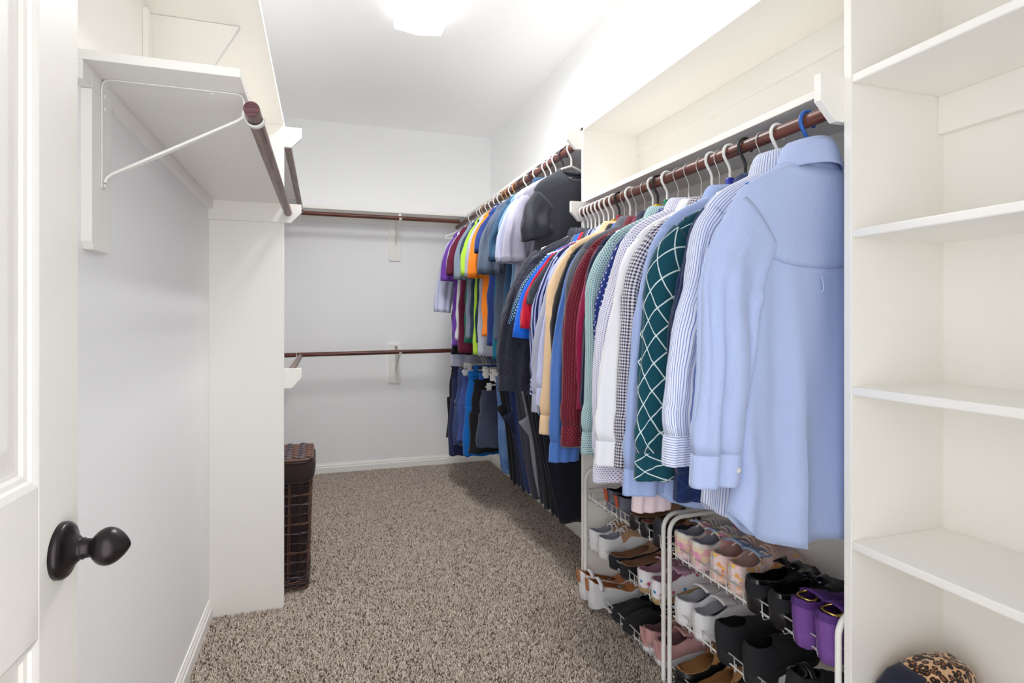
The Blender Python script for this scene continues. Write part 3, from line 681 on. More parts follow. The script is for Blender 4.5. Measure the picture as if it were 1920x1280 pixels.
shirt('rain_jacket', 'crinkled navy jacket', 'dark crinkled navy jacket with a bulging sleeve at the end of the shirts', 'jacket', 2.312, F['jack'], RZN, NB, 0.83, 0.95, 'jacket', seed=35, W=0.235, out=0.115, sy=-0.02, r1a=.11, r1b=.085, amp=0.02, T=0.028)

# ------------------------------------------------------------------ t-shirts on the far rod
F['charT'] = fabric('charcoal_jersey', C(60, 62, 70), 'heather', C(70, 72, 80))
F['lavT'] = fabric('lavender_grey_jersey', C(176, 174, 196), 'heather', C(188, 186, 206))
F['lavT2'] = fabric('pale_lavender_jersey', C(190, 194, 220))
F['tealden'] = fabric('teal_denim', C(36, 66, 98), 'denim', C(58, 94, 126))
F['slate'] = fabric('slate_heather', C(74, 86, 108), 'heather', C(96, 108, 128))
F['navycor'] = fabric('navy_jersey', C(38, 58, 124))
F['coral'] = fabric('coral_trim', C(222, 130, 120))
F['orange'] = fabric('orange_jersey', C(244, 134, 30))
F['heath'] = fabric('light_heather', C(166, 172, 192), 'heather', C(188, 192, 206))
F['dteal'] = fabric('dark_teal_jersey', C(16, 54, 66))
F['lime'] = fabric('lime_jersey', C(176, 220, 66))
F['ndenim'] = fabric('navy_denim_shirt', C(34, 46, 74), 'denim', C(62, 76, 104))
F['gheath'] = fabric('grey_blue_heather', C(112, 128, 148), 'heather', C(144, 158, 174))
F['burgT'] = fabric('burgundy_jersey', C(104, 28, 58))
F['whiteT'] = fabric('white_jersey', C(226, 226, 234))
F['purp'] = fabric('purple_jersey', C(118, 66, 172))
F['lavL'] = fabric('pale_lavender_long', C(200, 204, 230))
F['green'] = fabric('green_jersey', C(24, 110, 92))
F['ltblue'] = fabric('faded_light_blue', C(110, 150, 190), 'heather', C(136, 172, 204))
F['tealT'] = fabric('bright_teal_jersey', C(14, 106, 134))
NT = 't-shirts on the far rod'
RZT = 2.042
tees = [
 ('charcoal t-shirt', 'charcoal t-shirt with open neck nearest the shelving frame', 2.448, 'charT', 1.16, 1.615, dict(W=0.175, out=0.055, seed=41, r1a=.10, r1b=.085, T=0.03)),
 ('lavender grey t-shirt', 'lavender grey t-shirt beside the charcoal one', 2.545, 'lavT', 1.10, 1.515, dict(W=0.20, out=0.085, seed=42, r1b=.088, T=0.034)),
 ('pale lavender t-shirt', 'pale lavender t-shirt showing behind the lavender grey one', 2.632, 'lavT2', 1.12, 1.52, dict(W=0.205, out=0.09, seed=43, r1b=.08)),
 ('faded light blue t-shirt', 'faded light blue t-shirt hanging long below the denim shirt', 2.70, 'ltblue', 1.00, 1.62, dict(W=0.20, out=0.05, seed=58, r1b=.08)),
 ('dark blue denim shirt', 'dark teal-blue denim shirt with rolled short sleeves', 2.772, 'tealden', 1.16, 1.54, dict(W=0.21, out=0.085, seed=44, r1b=.088, kind='polo', T=0.036)),
 ('slate heather t-shirt', 'slate blue heather t-shirt beside the denim shirt', 2.905, 'slate', 1.13, 1.485, dict(W=0.21, out=0.10, seed=45, r1b=.095, T=0.036)),
 ('bright teal t-shirt', 'bright teal t-shirt showing only at its hem', 2.975, 'tealT', 1.03, 1.68, dict(W=0.20, out=0.03, seed=59)),
 ('navy t-shirt with coral trim', 'navy blue t-shirt with thin coral trim', 3.058, 'navycor', 1.10, 1.62, dict(W=0.21, out=0.075, seed=46, r1b=.09, neckmat='coral', T=0.034)),
 ('orange t-shirt', 'bright orange t-shirt beside the navy one', 3.165, 'orange', 1.15, 1.485, dict(W=0.21, out=0.085, seed=47, r1b=.085, T=0.034)),
 ('light grey heather t-shirt', 'light grey heather t-shirt left of the orange one', 3.258, 'heath', 1.03, 1.50, dict(W=0.21, out=0.08, seed=48, r1b=.08)),
 ('dark teal t-shirt', 'very dark teal t-shirt between grey and lime ones', 3.335, 'dteal', 1.10, 1.60, dict(W=0.205, out=0.05, seed=49)),
 ('lime green t-shirt', 'lime green t-shirt in the far row', 3.405, 'lime', 1.03, 1.515, dict(W=0.205, out=0.085, seed=50, r1b=.08)),
 ('navy denim shirt', 'navy denim short-sleeved shirt beside the lime one', 3.480, 'ndenim', 1.12, 1.60, dict(W=0.205, out=0.07, seed=51, kind='polo')),
 ('blue-grey heather t-shirt', 'blue-grey heather t-shirt right of the burgundy one', 3.580, 'gheath', 1.12, 1.50, dict(W=0.21, out=0.085, seed=52, r1b=.085, T=0.034)),
 ('green t-shirt', 'green t-shirt showing only a strip of its hem', 3.67, 'green', 1.09, 1.66, dict(W=0.195, out=0.03, seed=60)),
 ('burgundy t-shirt', 'plain burgundy t-shirt in the far row', 3.775, 'burgT', 1.02, 1.545, dict(W=0.21, out=0.085, seed=53, r1b=.085, T=0.034)),
 ('white t-shirt', 'white t-shirt between burgundy and purple ones', 3.875, 'whiteT', 1.10, 1.60, dict(W=0.205, out=0.07, seed=54)),
 ('purple t-shirt', 'plain purple t-shirt near the far end', 3.965, 'purp', 1.06, 1.52, dict(W=0.21, out=0.085, seed=55, r1b=.075)),
 ('black t-shirt', 'black t-shirt below the purple one', 4.025, 'black', 0.995, 1.56, dict(W=0.20, out=0.05, seed=61)),
]
for what, label, Y, mt, hz, cz, op in tees:
    op = dict(op); kd = op.pop('kind', 'tee'); nm = op.pop('neckmat', None)
    if nm: op['neckmat'] = F[nm]
    op.setdefault('tail', 0.005); op.setdefault('sy', -0.008); op['W'] += 0.014; op['out'] -= 0.032; op['r1a'] = 0.09; op['r1b'] = min(op.get('r1b', .07), .074)
    so = shirt('t_shirt' if kd == 'tee' else 'polo_shirt', what, label, 'shirt', Y, F[mt], RZT, NT, hz, cz, kd,
          hanger_kind=rng0.choice(['white', 'white', 'white', 'plum', 'tan'] if Y > 2.5 else ['white']), rz=rng0.uniform(-.06, .06), **op)
    if what == 'charcoal t-shirt':      # small white print inside the neck, too small to read
        m = MB()
        for j, (n_, h_) in enumerate(((7, .006), (2, .003), (6, .003), (4, .003))):
            for i in range(n_):
                xx = (i - (n_ - 1) / 2) * .0065; zz = -.022 - .008 * j; m.box(xx - .0024, xx + .0024, .0405, .0412, zz - h_ / 2, zz + h_ / 2)
        tag(m.build('neck_print', PL_W, so), kind='stuff')
shirt('long_sleeved_top', 'pale lavender long-sleeved top', 'pale lavender long-sleeved top at the far end of the t-shirts', 'shirt', 4.105, F['lavL'], RZT, NT, 0.905, 1.30, 'long_tee', seed=56, W=0.205, out=0.11, r1b=.06, tail=0.005, hanger_kind='white')
# coral piping on the navy shirt's side
# ------------------------------------------------------------------ shorts and trousers on the low rod
RZL = 0.992
def clip_hanger(kind, Y, what, w=0.12, label=None, rz=0.0, group='hangers on the rods', drop=0.062):
    mat, r, words = HK[kind]
    o = thing('clip_hanger', label or f'{words} clip hanger holding the {what}', 'hanger', (RXR, Y, RZL), rz, group)
    MB().tube(hook_path(r, drop), r, 10).build('hook', mat, o, True)
    m = MB(); m.tube([(-w, 0, -drop - 0.012), (-w * 0.6, 0, -drop), (w * 0.6, 0, -drop), (w, 0, -drop - 0.012)], 0.005, 8); m.build('bar', mat, o, True)
    for s in (-1, 1):
        q = MB(); q.box(s * w * 0.82 - 0.014, s * w * 0.82 + 0.014, -0.009, -0.003, -drop - 0.05, -drop + 0.012).box(s * w * 0.82 - 0.014, s * w * 0.82 + 0.014, 0.003, 0.009, -drop - 0.05, -drop + 0.012).box(s * w * 0.82 - 0.012, s * w * 0.82 + 0.012, -0.004, 0.004, -drop - 0.02, -drop - 0.002)
        q.build('clip', mat, o, bevel=0.0015)
    return o
def leg_tube(xc0, xc1, w0, w1, t0, t1, z0, z1, seed, yo=0.0, amp=0.012, nr=26, ns=36):
    th = np.linspace(0, 2 * np.pi, ns + 1); G = Folds(seed, 5, (4, 14)); rows = []
    for s in np.linspace(0, 1, nr):
        w = w0 + (w1 - w0) * s; t = t0 + (t1 - t0) * s; x = w * spow(np.cos(th), .8); y = t * spow(np.sin(th), .9)
        y = y + amp * G(x, s * 1.5) * min(1, .2 + s) * (1 - np.abs(np.cos(th)) ** 8); xx = xc0 + (xc1 - xc0) * s + x + 0.006 * math.sin(s * 6 + seed)
        rows.append(np.stack([xx, y + yo, z0 + (z1 - z0) * s + 0.004 * np.sin(6 * th + seed) * s], 1))
    return np.array(rows)
def put_grid(P, name, mat, parent, us=0.4):
    m = MB(); m.grid(P, False); R, Cc = P.shape[:2]
    uv = np.stack([np.broadcast_to(np.linspace(0, us, Cc)[None], (R, Cc)), P[:, :, 2]], 2).reshape(-1, 2)
    o = m.build(name, mat, parent, True, uv=uv); sf = o.modifiers.new('cloth', 'SOLIDIFY'); sf.thickness = 0.0016; return o
def shorts(what, label, Y, mat, bottom, W=0.19, T=0.03, seed=1, rz=0.0, hk='white', top=None, band=None, group='shorts on the low rod', cat='shorts', name='shorts'):
    top = top if top is not None else RZL - 0.10
    o = thing(name, label, cat, (RXR, Y, top), rz, group); L = top - bottom; rise = min(0.26, L * 0.5)
    P = leg_tube(0, 0, W * 0.86, W, T * 0.8, T, 0.0, -rise, seed, amp=0.010, nr=14, ns=48); put_grid(P, 'seat', mat, o, 0.8)
    for s in (-1, 1):
        P = leg_tube(s * W * 0.5, s * (W * 0.52), W * 0.52, W * 0.55, T, T * 1.15, -rise + 0.03, -L, seed * 3 + s, amp=0.016); put_grid(P, 'leg', mat, o)
    P = leg_tube(0, 0, W * 0.88, W * 0.885, T * 0.85, T * 0.9, 0.004, -0.036, seed + 3, amp=0.003, nr=4, ns=48); put_grid(P, 'waistband', band or mat, o, 0.8)
    clip_hanger(hk, Y, what, W * 0.75, rz=rz, drop=RZL - top - 0.036); return o
def trousers(what, label, Y, mat, bottom, w0=0.13, w1=0.085, x1=0.03, seed=1, rz=0.0, hk='white', flap=None, top=None, T=0.024, group='trousers on the low rod', name='trousers'):
    top = top if top is not None else RZL - 0.085
    o = thing(name, label, 'trousers', (RXR, Y, top), rz, group); L = top - bottom
    for k, yo in ((0, -T * 0.9), (1, T * 0.9)):
        P = leg_tube(-0.008 * k, x1, w0, w1, T * 0.75, T * 0.85, 0.0, -L + 0.012 * k, seed * 5 + k, yo=yo, amp=0.008); put_grid(P, 'leg', mat, o)
    P = leg_tube(0, 0, w0 * 1.01, w0 * 1.01, T * 1.6, T * 1.6, 0.004, -0.036, seed + 3, amp=0.002, nr=4, ns=40); put_grid(P, 'waistband', mat, o, 0.6)
    if flap:
        # short folded-over end hanging askew in front
        zt, ww, hh = flap; pts = []
        a = [(-w0 - 0.045, -zt - 0.055), (-w0 * 0.1, -zt + 0.03), (w0 * 0.7, -zt - 0.13), (-w0 * 0.35, -zt - hh)]
        rows = []
        for s in np.linspace(0, 1, 8):
            r_ = []
            for t in np.linspace(0, 1, 8):
                p = (np.array(a[0]) * (1 - t) + np.array(a[1]) * t) * (1 - s) + (np.array(a[3]) * (1 - t) + np.array(a[2]) * t) * s
                r_.append((p[0], -T * 2.4 - 0.008 * math.sin(3 * s + 2 * t), p[1]))
            rows.append(r_)
        put_grid(np.array(rows), 'folded_end', mat, o, 0.2)
    clip_hanger(hk, Y, what, w0 * 0.8, rz=rz); return o
F['navyS'] = fabric('navy_twill', C(40, 48, 86))
F['blackS'] = fabric('black_twill', C(22, 22, 28))
F['denS'] = fabric('blue_denim_short', C(46, 60, 104), 'denim', C(72, 90, 140))
F['swim'] = fabric('slate_blue_swim', C(70, 86, 150))
F['brightb'] = fabric('bright_blue', C(6, 104, 190))
F['gymg'] = fabric('dark_grey_knit', C(54, 60, 82), 'heather', C(66, 72, 94))
F['jean'] = fabric('washed_jeans', C(46, 82, 140), 'denim', C(120, 156, 204))
F['wblk'] = fabric('black_wool', C(20, 20, 26)); F['wnav'] = fabric('navy_wool', C(24, 30, 58)); F['wnav2'] = fabric('blue_navy_wool', C(26, 44, 92))
F['wchar'] = fabric('charcoal_wool', C(62, 64, 76)); F['wgrey'] = fabric('light_grey_wool', C(140, 142, 152)); F['wdk'] = fabric('dark_grey_wool', C(42, 43, 52)); F['wblkn'] = fabric('blue_black_wool', C(18, 20, 34))
F['tan'] = fabric('tan_twill', C(196, 164, 128))
shorts('black shorts', 'black shorts farthest along the low rod', 4.26, F['blackS'], 0.36, W=0.20, seed=71)
shorts('long navy shorts', 'long navy shorts hanging lowest in the far corner', 4.17, F['navyS'], 0.245, W=0.205, T=0.036, seed=72)
shorts('tan shorts', 'tan shorts peeking out between blue ones', 4.09, F['tan'], 0.34, W=0.18, seed=73)
shorts('blue denim shorts', 'blue denim shorts beside the white-topped swim shorts', 4.01, F['denS'], 0.36, W=0.205, seed=74)
shorts('slate blue swim shorts', 'slate blue swim shorts with a white upper band', 3.92, F['swim'], 0.40, W=0.195, seed=75, band=F['whiteT'])
shorts('bright blue shorts', 'bright blue athletic shorts', 3.77, F['brightb'], 0.33, W=0.19, T=0.034, seed=76, hk='blue')
shorts('black athletic shorts', 'black athletic shorts between bright blue and grey ones', 3.63, F['blackS'], 0.38, W=0.185, T=0.034, seed=77, hk='blue', top=0.85)
shorts('dark grey knit shorts', 'dark grey knit shorts with ribbed hem', 3.47, F['gymg'], 0.45, W=0.175, T=0.04, seed=78, top=0.80)
trousers('washed blue jeans', 'washed blue jeans folded on the low rod', 3.27, F['jean'], 0.335, w0=0.115, w1=0.10, x1=0.02, seed=79, name='jeans')
trousers('black wool trousers', 'black trousers next to the blue jeans', 3.15, F['wblk'], 0.30, seed=80, flap=(0.10, 0, 0.26))
trousers('navy wool trousers', 'navy trousers with a folded end turned over', 3.03, F['wnav'], 0.30, seed=81, flap=(0.13, 0, 0.24), T=0.026)
trousers('blue-navy trousers', 'blue-navy trousers left of the charcoal ones', 2.945, F['wnav2'], 0.31, seed=82)
trousers('charcoal trousers', 'charcoal trousers left of the light grey ones', 2.87, F['wchar'], 0.30, seed=83, x1=0.04)
trousers('light grey trousers', 'light grey trousers with a folded corner showing', 2.79, F['wgrey'], 0.305, seed=84, flap=(0.12, 0, 0.22), w0=0.12, w1=0.05, x1=0.03)
trousers('dark grey trousers', 'dark grey trousers right of the light grey ones', 2.70, F['wdk'], 0.30, seed=85, x1=0.045)
trousers('black dress trousers', 'black dress trousers behind the widest pair', 2.615, F['wblk'], 0.30, seed=86, x1=0.04)
trousers('blue-black trousers', 'wide blue-black trousers nearest the shoe rack', 2.51, F['wblkn'], 0.295, w0=0.16, w1=0.135, x1=0.085, seed=87, T=0.026)
for i, (y, dz) in enumerate(((3.30, .07), (3.345, .06), (3.385, .075), (3.415, .062), (3.545, .07), (3.58, .06))):
    clip_hanger('white', y, '', 0.13, label='empty white clip hanger bunched on the low rod among the shorts', rz=rng0.uniform(-.35, .35), drop=dz)
hanger('white', 4.36, RZT, '', 0.2, None, 0.0, 'hangers on the rods', 0.07, label='empty white hanger at the far corner of the t-shirt rod')

# ------------------------------------------------------------------ wicker laundry hamper
WK = [plain('dark_wicker', srgb(58, 42, 42), 0.45, bump=0.3, bscale=300, var=0.35), plain('brown_wicker', srgb(112, 78, 62), 0.5, bump=0.3, bscale=300, var=0.35), plain('grey_brown_wicker', srgb(84, 72, 80), 0.38, bump=0.3, bscale=300, var=0.3)]
LIN = fabric('brown_liner', C(52, 38, 38), var=0.2)
HX0, HX1, HY0, HY1, HH = -0.418, -0.052, 2.775, 3.11, 0.60
hp = thing('laundry_hamper', 'dark brown wicker laundry hamper with a lid behind the divider panel', 'hamper', ((HX0 + HX1) / 2, (HY0 + HY1) / 2, 0.010))
hw, hd = (HX1 - HX0) / 2, (HY1 - HY0) / 2
def hs(z): return 0.90 + 0.10 * z / HH      # taper
def rrect(w, d, r, n=5):
    pts = []
    for cx_, cy_, a0 in ((w - r, d - r, 0), (-w + r, d - r, 90), (-w + r, -d + r, 180), (w - r, -d + r, 270)):
        for k in range(n + 1):
            a = math.radians(a0 + 90 * k / n); pts.append((cx_ + r * math.cos(a), cy_ + r * math.sin(a)))
    return pts
rows = []
for z in np.linspace(0.012, 0.565, 12):
    s = hs(z) * 0.965; rows.append([(x * s + 0.004 * math.sin(31 * z + 9 * y), y * s + 0.004 * math.sin(27 * z + 11 * x), z) for x, y in rrect(hw, hd, 0.03)])
P = np.array(rows); P = np.concatenate([P, P[:, :1]], 1); put_grid(P, 'liner', LIN, hp, 1.3)
def per_pts(z, n, out=0.0):
    base = rrect(hw, hd, 0.03, 8); s = hs(z); b = np.array(base + base[:1]) * s
    L = np.concatenate([[0], np.cumsum(np.linalg.norm(np.diff(b, axis=0), axis=1))]); t = np.linspace(0, L[-1], n, endpoint=False)
    return np.stack([np.interp(t, L, b[:, 0]), np.interp(t, L, b[:, 1])], 1)
NSK = 28; rgh = np.random.default_rng(5)
bot, topp = per_pts(0.0, NSK), per_pts(0.56, NSK)
for k in range(NSK):
    m = MB()
    for dk in (-0.0035, 0.0035):
        a, b = bot[k], topp[k]; tdir = bot[(k + 1) % NSK] - bot[k - 1]; tdir = tdir / np.linalg.norm(tdir)
        m.tube([(a[0] + dk * tdir[0] + (b[0] - a[0]) * s, a[1] + dk * tdir[1] + (b[1] - a[1]) * s, 0.005 + 0.56 * s) for s in np.linspace(0, 1, 7)], 0.0026, 6)
    tag(m.build('stake', WK[1 if k % 3 else 0], hp, True), kind='stuff')
zw = list(np.linspace(0.085, 0.525, 11)) + [0.012, 0.022, 0.032, 0.042, 0.052, 0.062] + [0.538, 0.55, 0.562]
for i, z in enumerate(zw):
    m = MB(); pts = per_pts(z, NSK * 4); n = len(pts); c_ = []
    for off in ((0.0, 1.0) if i < 11 else (0.0,)):
        c_ = []
        for k in range(n + 1):
            p = pts[k % n]; nrm = p / np.linalg.norm(p); wv = 0.0045 * math.sin(math.pi * k / 4 + (i % 2 + off) * math.pi)
            c_.append((p[0] + nrm[0] * wv, p[1] + nrm[1] * wv, z + 0.0022 * math.sin(k * 0.9 + i + 3 * off) + 0.004 * off))
        m.tube(c_, 0.0027 if i < 11 else 0.0045, 6, False)
    tag(m.build('weaver', WK[[0, 2, 1][i % 3]], hp, True), kind='stuff')
# liner turned over the rim
rows = []
for dz, g in ((0.572, 0.97), (0.585, 1.02), (0.58, 1.05), (0.56, 1.075), (0.53, 1.085), (0.505, 1.075), (0.497, 1.05), (0.505, 1.03)):
    rr_ = rrect(hw, hd, 0.04, 6); rows.append([(x * g * hs(dz) + 0.004 * math.sin(20 * y + 40 * dz), y * g * hs(dz) + 0.005 * math.sin(23 * x + 30 * dz), dz + 0.007 * math.sin(14 * x + 11 * y)) for x, y in rr_])
P = np.array(rows); P = np.concatenate([P, P[:, :1]], 1); put_grid(P, 'liner_cuff', LIN, hp, 1.4)
lid = MB().prism([(x * 1.0, y * 1.0) for x, y in rrect(hw, hd, 0.035, 6)], 2, 0.586, 0.598).build('lid', WK[0], hp)
lwv = [MB(), MB(), MB()]
nx, ny = 12, 26
for j in range(ny):
    y0 = -hd * 0.97 + (2 * hd * 0.97) * (j + 0.5) / ny
    pts = []
    for k in range(nx * 4 + 1):
        x = -hw * 0.985 + 2 * hw * 0.985 * k / (nx * 4); pts.append((x, y0 + 0.002 * math.sin(k * .7 + j), 0.602 + 0.0055 * math.sin(math.pi * k / 4 + (j // 2 % 2) * math.pi)))
    lwv[j // 2 % 2].tube(pts, 0.0062, 6)
for k in range(nx + 1):
    x = -hw * 0.985 + 2 * hw * 0.985 * k / nx
    lwv[2].tube([(x, -hd * 0.98, 0.602), (x, hd * 0.98, 0.602)], 0.004, 6)
for w_, mt in zip(lwv, (WK[2], WK[1], WK[0])): tag(w_.build('lid_weave', mt, lid, True), kind='stuff')
ed = rrect(hw * 1.005, hd * 1.005, 0.035, 6)
for z in (0.588, 0.599): MB().tube([(x, y, z) for x, y in ed + ed[:1]], 0.0062, 8, False).build('lid_rim', WK[1 if z > .59 else 0], hp, True)

# ------------------------------------------------------------------ wire shoe racks
RX0, RX1 = 1.112, 1.382
def rack(label, y0, y1):
    o = thing('shoe_rack', label, 'rack', (RX0, y0, 0.0)); Ly = y1 - y0; D = RX1 - RX0; tr = 0.0075; zt = 0.578
    for y in (tr, Ly - tr):
        pts = [(0, y, 0.0), (0, y, 0.2), (0, y, zt - 0.05)] + [(0.05 - 0.05 * math.cos(a), y, zt - 0.05 + 0.05 * math.sin(a)) for a in np.linspace(0.2, 1.57, 7)] + \
              [(D - 0.05 + 0.05 * math.sin(a), y, zt - 0.05 + 0.05 * math.cos(a)) for a in np.linspace(0, 1.37, 7)] + [(D, y, zt - 0.05), (D, y, 0.0)]
        MB().tube(pts, tr, 12).build('end_frame', METW, o, True)
    for zt_ in (0.078, 0.283, 0.493):
        ya, yb = 2 * tr + 0.002, Ly - 2 * tr - 0.002; wr = 0.0023; zlo = zt_ - 0.040; zfl = zt_ - 0.050
        r1 = MB(); r1.tube([(0.004, ya, zt_), (0.004, yb, zt_), (D - 0.004, yb, zt_), (D - 0.004, ya, zt_), (0.004, ya, zt_)], wr, 8); bsk = r1.build('basket_rim', WIREW, o, True)
        r2 = MB(); r2.tube([(0.008, ya, zlo + 0.008), (0.008, yb, zlo + 0.008)], wr, 8); r2.build('front_rail', WIREW, bsk, True)
        w = MB(); n = 17 if Ly < 0.64 else 18
        for k in range(n):
            y = ya + (yb - ya) * (k + 0.5) / n
            w.tube([(0.004, y, zt_), (0.006, y, zlo), (0.012, y + 0.003, zfl), (0.022, y + 0.014, zlo + 0.008)], 0.0016, 6)
            if k % 2 == 0: w.tube([(0.012, y, zfl), (D - 0.012, y, zfl), (D - 0.004, y, zt_)], 0.0016, 6)
        for f in (0.12, 0.35, 0.6, 0.85): w.tube([(D * f, ya, zfl - 0.002), (D * f, yb, zfl - 0.002)], 0.002, 6)
        for yy in (ya, yb):
            w.tube([(0.004, yy, zt_ - 0.022), (D - 0.004, yy, zt_ - 0.022)], 0.0016, 6); w.tube([(0.004, yy, zfl), (D - 0.004, yy, zfl)], 0.002, 6)
        tag(w.build('basket_wires', WIREW, bsk, True), kind='stuff')
    return o
rack('white wire shoe rack farther from the doorway, holding the tan lace-up sneakers', 1.706, 2.338)
rack('white wire shoe rack nearer the doorway, holding the white slip-on sneakers', 1.000, 1.684)
TIER = (0.034, 0.239, 0.449)

# ------------------------------------------------------------------ shoes
def smooth_interp(t, xs, ys):
    t = np.clip(t, xs[0], xs[-1]); i = np.clip(np.searchsorted(xs, t) - 1, 0, len(xs) - 2); u = (t - xs[i]) / (xs[i + 1] - xs[i]); u = u * u * (3 - 2 * u); return ys[i] + (ys[i + 1] - ys[i]) * u
TS = np.array([0, .012, .04, .09, .16, .28, .42, .56, .70, .82, .91, .965, .99, 1.0]); WS = np.array([.0, .30, .52, .66, .74, .76, .74, .82, .96, 1.0, .86, .60, .32, 0.0])
def shoe(name, label, cat, x, y, tier, rz=0.0, L=0.265, Wd=0.094, kind='sneaker', mats=None, group='shoes on the racks', mirror=1, tilt=0.0, flipdir=False):
    mt = mats; o = thing(name, label, cat, (x, y, TIER[tier]), rz, group)
    if tilt: o.rotation_euler[1] = tilt
    K = dict(
        sneaker=dict(sole=.022, hh=[(0, .072), (.10, .062), (.25, .050), (.42, .058), (.56, .072), (.70, .056), (.85, .044), (1, .022)], op=.50, oa=.20, heel=0.006),
        slip=dict(sole=.024, hh=[(0, .064), (.10, .056), (.25, .044), (.42, .050), (.58, .060), (.72, .050), (.86, .040), (1, .020)], op=.54, oa=.20, heel=0.004),
        flat=dict(sole=.006, hh=[(0, .052), (.10, .044), (.3, .030), (.5, .026), (.70, .030), (.85, .034), (1, .016)], op=.74, oa=.30, heel=0.004),
        clog=dict(sole=.026, hh=[(0, .030), (.10, .026), (.3, .024), (.48, .036), (.62, .056), (.78, .052), (.9, .042), (1, .020)], op=.56, oa=.22, heel=0.008),
        bootie=dict(sole=.020, hh=[(0, .082), (.10, .074), (.25, .068), (.36, .072), (.48, .068), (.65, .058), (.85, .044), (1, .022)], op=.40, oa=.18, heel=0.022),
        wedge=dict(sole=.012, hh=[(0, .050), (.10, .036), (.3, .022), (.5, .020), (.64, .024), (.80, .034), (.92, .032), (1, .016)], op=.70, oa=.26, heel=0.062),
        heel=dict(sole=.012, hh=[(0, .050), (.10, .044), (.3, .034), (.46, .044), (.6, .056), (.78, .044), (.9, .036), (1, .018)], op=.54, oa=.22, heel=0.038),
        toe_out=dict(sole=.018, hh=[(0, .052), (.10, .048), (.3, .044), (.46, .050), (.6, .058), (.78, .050), (.9, .042), (1, .020)], op=.52, oa=.22, heel=0.004))[kind]
    ts = 0.5 - 0.5 * np.cos(np.linspace(0, math.pi, 34)); hx = np.array([a for a, b in K['hh']]); hv = np.array([b for a, b in K['hh']])
    w = smooth_interp(ts, TS, WS) * Wd / 2; X = ts * L; asym = 0.006 * np.sin(np.pi * ts) * mirror
    zb = K['heel'] * (1 - np.clip(ts / 0.72, 0, 1) ** 1.6) + 0.010 * np.clip((ts - .78) / .22, 0, 1) ** 2
    zs = zb + K['sole']; h = np.array([smooth_interp(t, hx, hv) for t in ts])
    sx = lambda v: (L - v) if flipdir else v
    # sole
    top = [(sx(X[i]), w[i] * 1.04 + asym[i], zs[i]) for i in range(len(ts))] + [(sx(X[i]), -w[i] * 1.04 + asym[i], zs[i]) for i in range(len(ts) - 2, 0, -1)]
    cen = np.array(top); rows = []
    bz = [0.0 if kind in ('wedge', 'heel', 'bootie') and i_ < 0 else 0 for i_ in range(1)]
    n2 = len(top)
    zbot = np.concatenate([zb, zb[::-1][1:-1]])
    if kind == 'wedge': zbot = np.concatenate([np.clip((ts - .78) / .22, 0, 1) ** 2 * .01] * 1 + [(np.clip((ts - .78) / .22, 0, 1) ** 2 * .01)[::-1][1:-1]])
    elif kind in ('heel', 'bootie'):
        blk = np.where(ts < 0.26, 0.0, zb); zbot = np.concatenate([blk, blk[::-1][1:-1]])
    c0 = cen.mean(0)
    for f, g in ((0.0, .985), (0.06, 1.0), (0.5, 1.012), (0.9, 1.0), (1.0, .985)):
        R = cen.copy(); R[:, 0] = (R[:, 0] - L / 2) * (g * 1.0) + L / 2; R[:, 1] = (R[:, 1]) * g; R[:, 2] = zbot + (cen[:, 2] - zbot) * f; rows.append(R)
    m = MB(); i0 = m.grid(np.array(rows), True)
    for base in (0, 4 * n2):
        for k in range(1, len(ts) - 1):
            a, b = i0 + base + k, i0 + base + k + 1
            cc, d = i0 + base + (n2 - k) % n2, i0 + base + (n2 - k - 1) % n2
            m.f.append((a, b, d, cc)); m.mi.append(0)
    so = m.build('sole', mt['sole'], o, True); es = so.modifiers.new('split', 'EDGE_SPLIT'); es.split_angle = 0.8
    # upper walls and lining
    al = np.where(ts >= K['op'], math.pi / 2, math.radians(38) + (math.pi / 2 - math.radians(38)) * np.clip((ts - (K['op'] - K['oa'])) / K['oa'], 0, 1) ** 2.2)
    NK = 9; up = MB(); li = MB(); rim = []; allP = {}
    for s in (1, -1):
        G = np.zeros((len(ts), NK, 3)); GI = np.zeros((len(ts), NK, 3))
        for i in range(len(ts)):
            for j in range(NK):
                a = al[i] * j / (NK - 1)
                yy = w[i] * (math.cos(a) ** .8 if a < 1.57 else 0.0); zz = h[i] * (math.sin(a) / math.sin(al[i])) ** .9
                bulge = 1 + 0.05 * math.sin(math.pi * j / (NK - 1))
                xs_ = X[i] + 0.009 * (j / (NK - 1)) ** 2 * (1 - np.clip(ts[i] / .15, 0, 1))
                G[i, j] = (sx(xs_), s * yy * bulge + asym[i], zs[i] + zz - 0.002)
                GI[i, j] = (sx(L * .5 + (xs_ - L * .5) * .962), s * yy * bulge * .92 + asym[i], zs[i] + (zz * .985 if a < 1.5 else zz * .94) + 0.001)
        up.grid(G, False, flip=(s > 0)); io = [i for i in range(len(ts)) if ts[i] <= 0.93]
        li.grid(GI[io], False, flip=(s < 0)); allP[s] = (G, GI)
        k_ = [i for i in range(len(ts)) if ts[i] < K['op'] + .02]
        li.grid(np.stack([G[k_][:, -1], GI[k_][:, -1]], 1), False)
    pts = []
    io = [i for i in range(len(ts)) if 0.01 < ts[i] <= 0.93]
    a_ = allP[1][1][io][:, 0] + np.array([0, 0, .003]); b_ = allP[-1][1][io][:, 0] + np.array([0, 0, .003])
    ins = MB(); ins.grid(np.stack([a_ * (1 - f) + b_ * f for f in np.linspace(0, 1, 5)], 1), False)
    uob = up.build('upper', mt['upper'], o, True, merge=0.0004); uob.data.update()
    li.build('lining', mt['lining'], o, True, merge=0.0003); ins.build('insole', mt.get('insole', mt['lining']), o, True)
    topz = lambda t: smooth_interp(t, hx, hv) + np.interp(t, ts, zs)
    wid = lambda t: float(np.interp(t, ts, w))
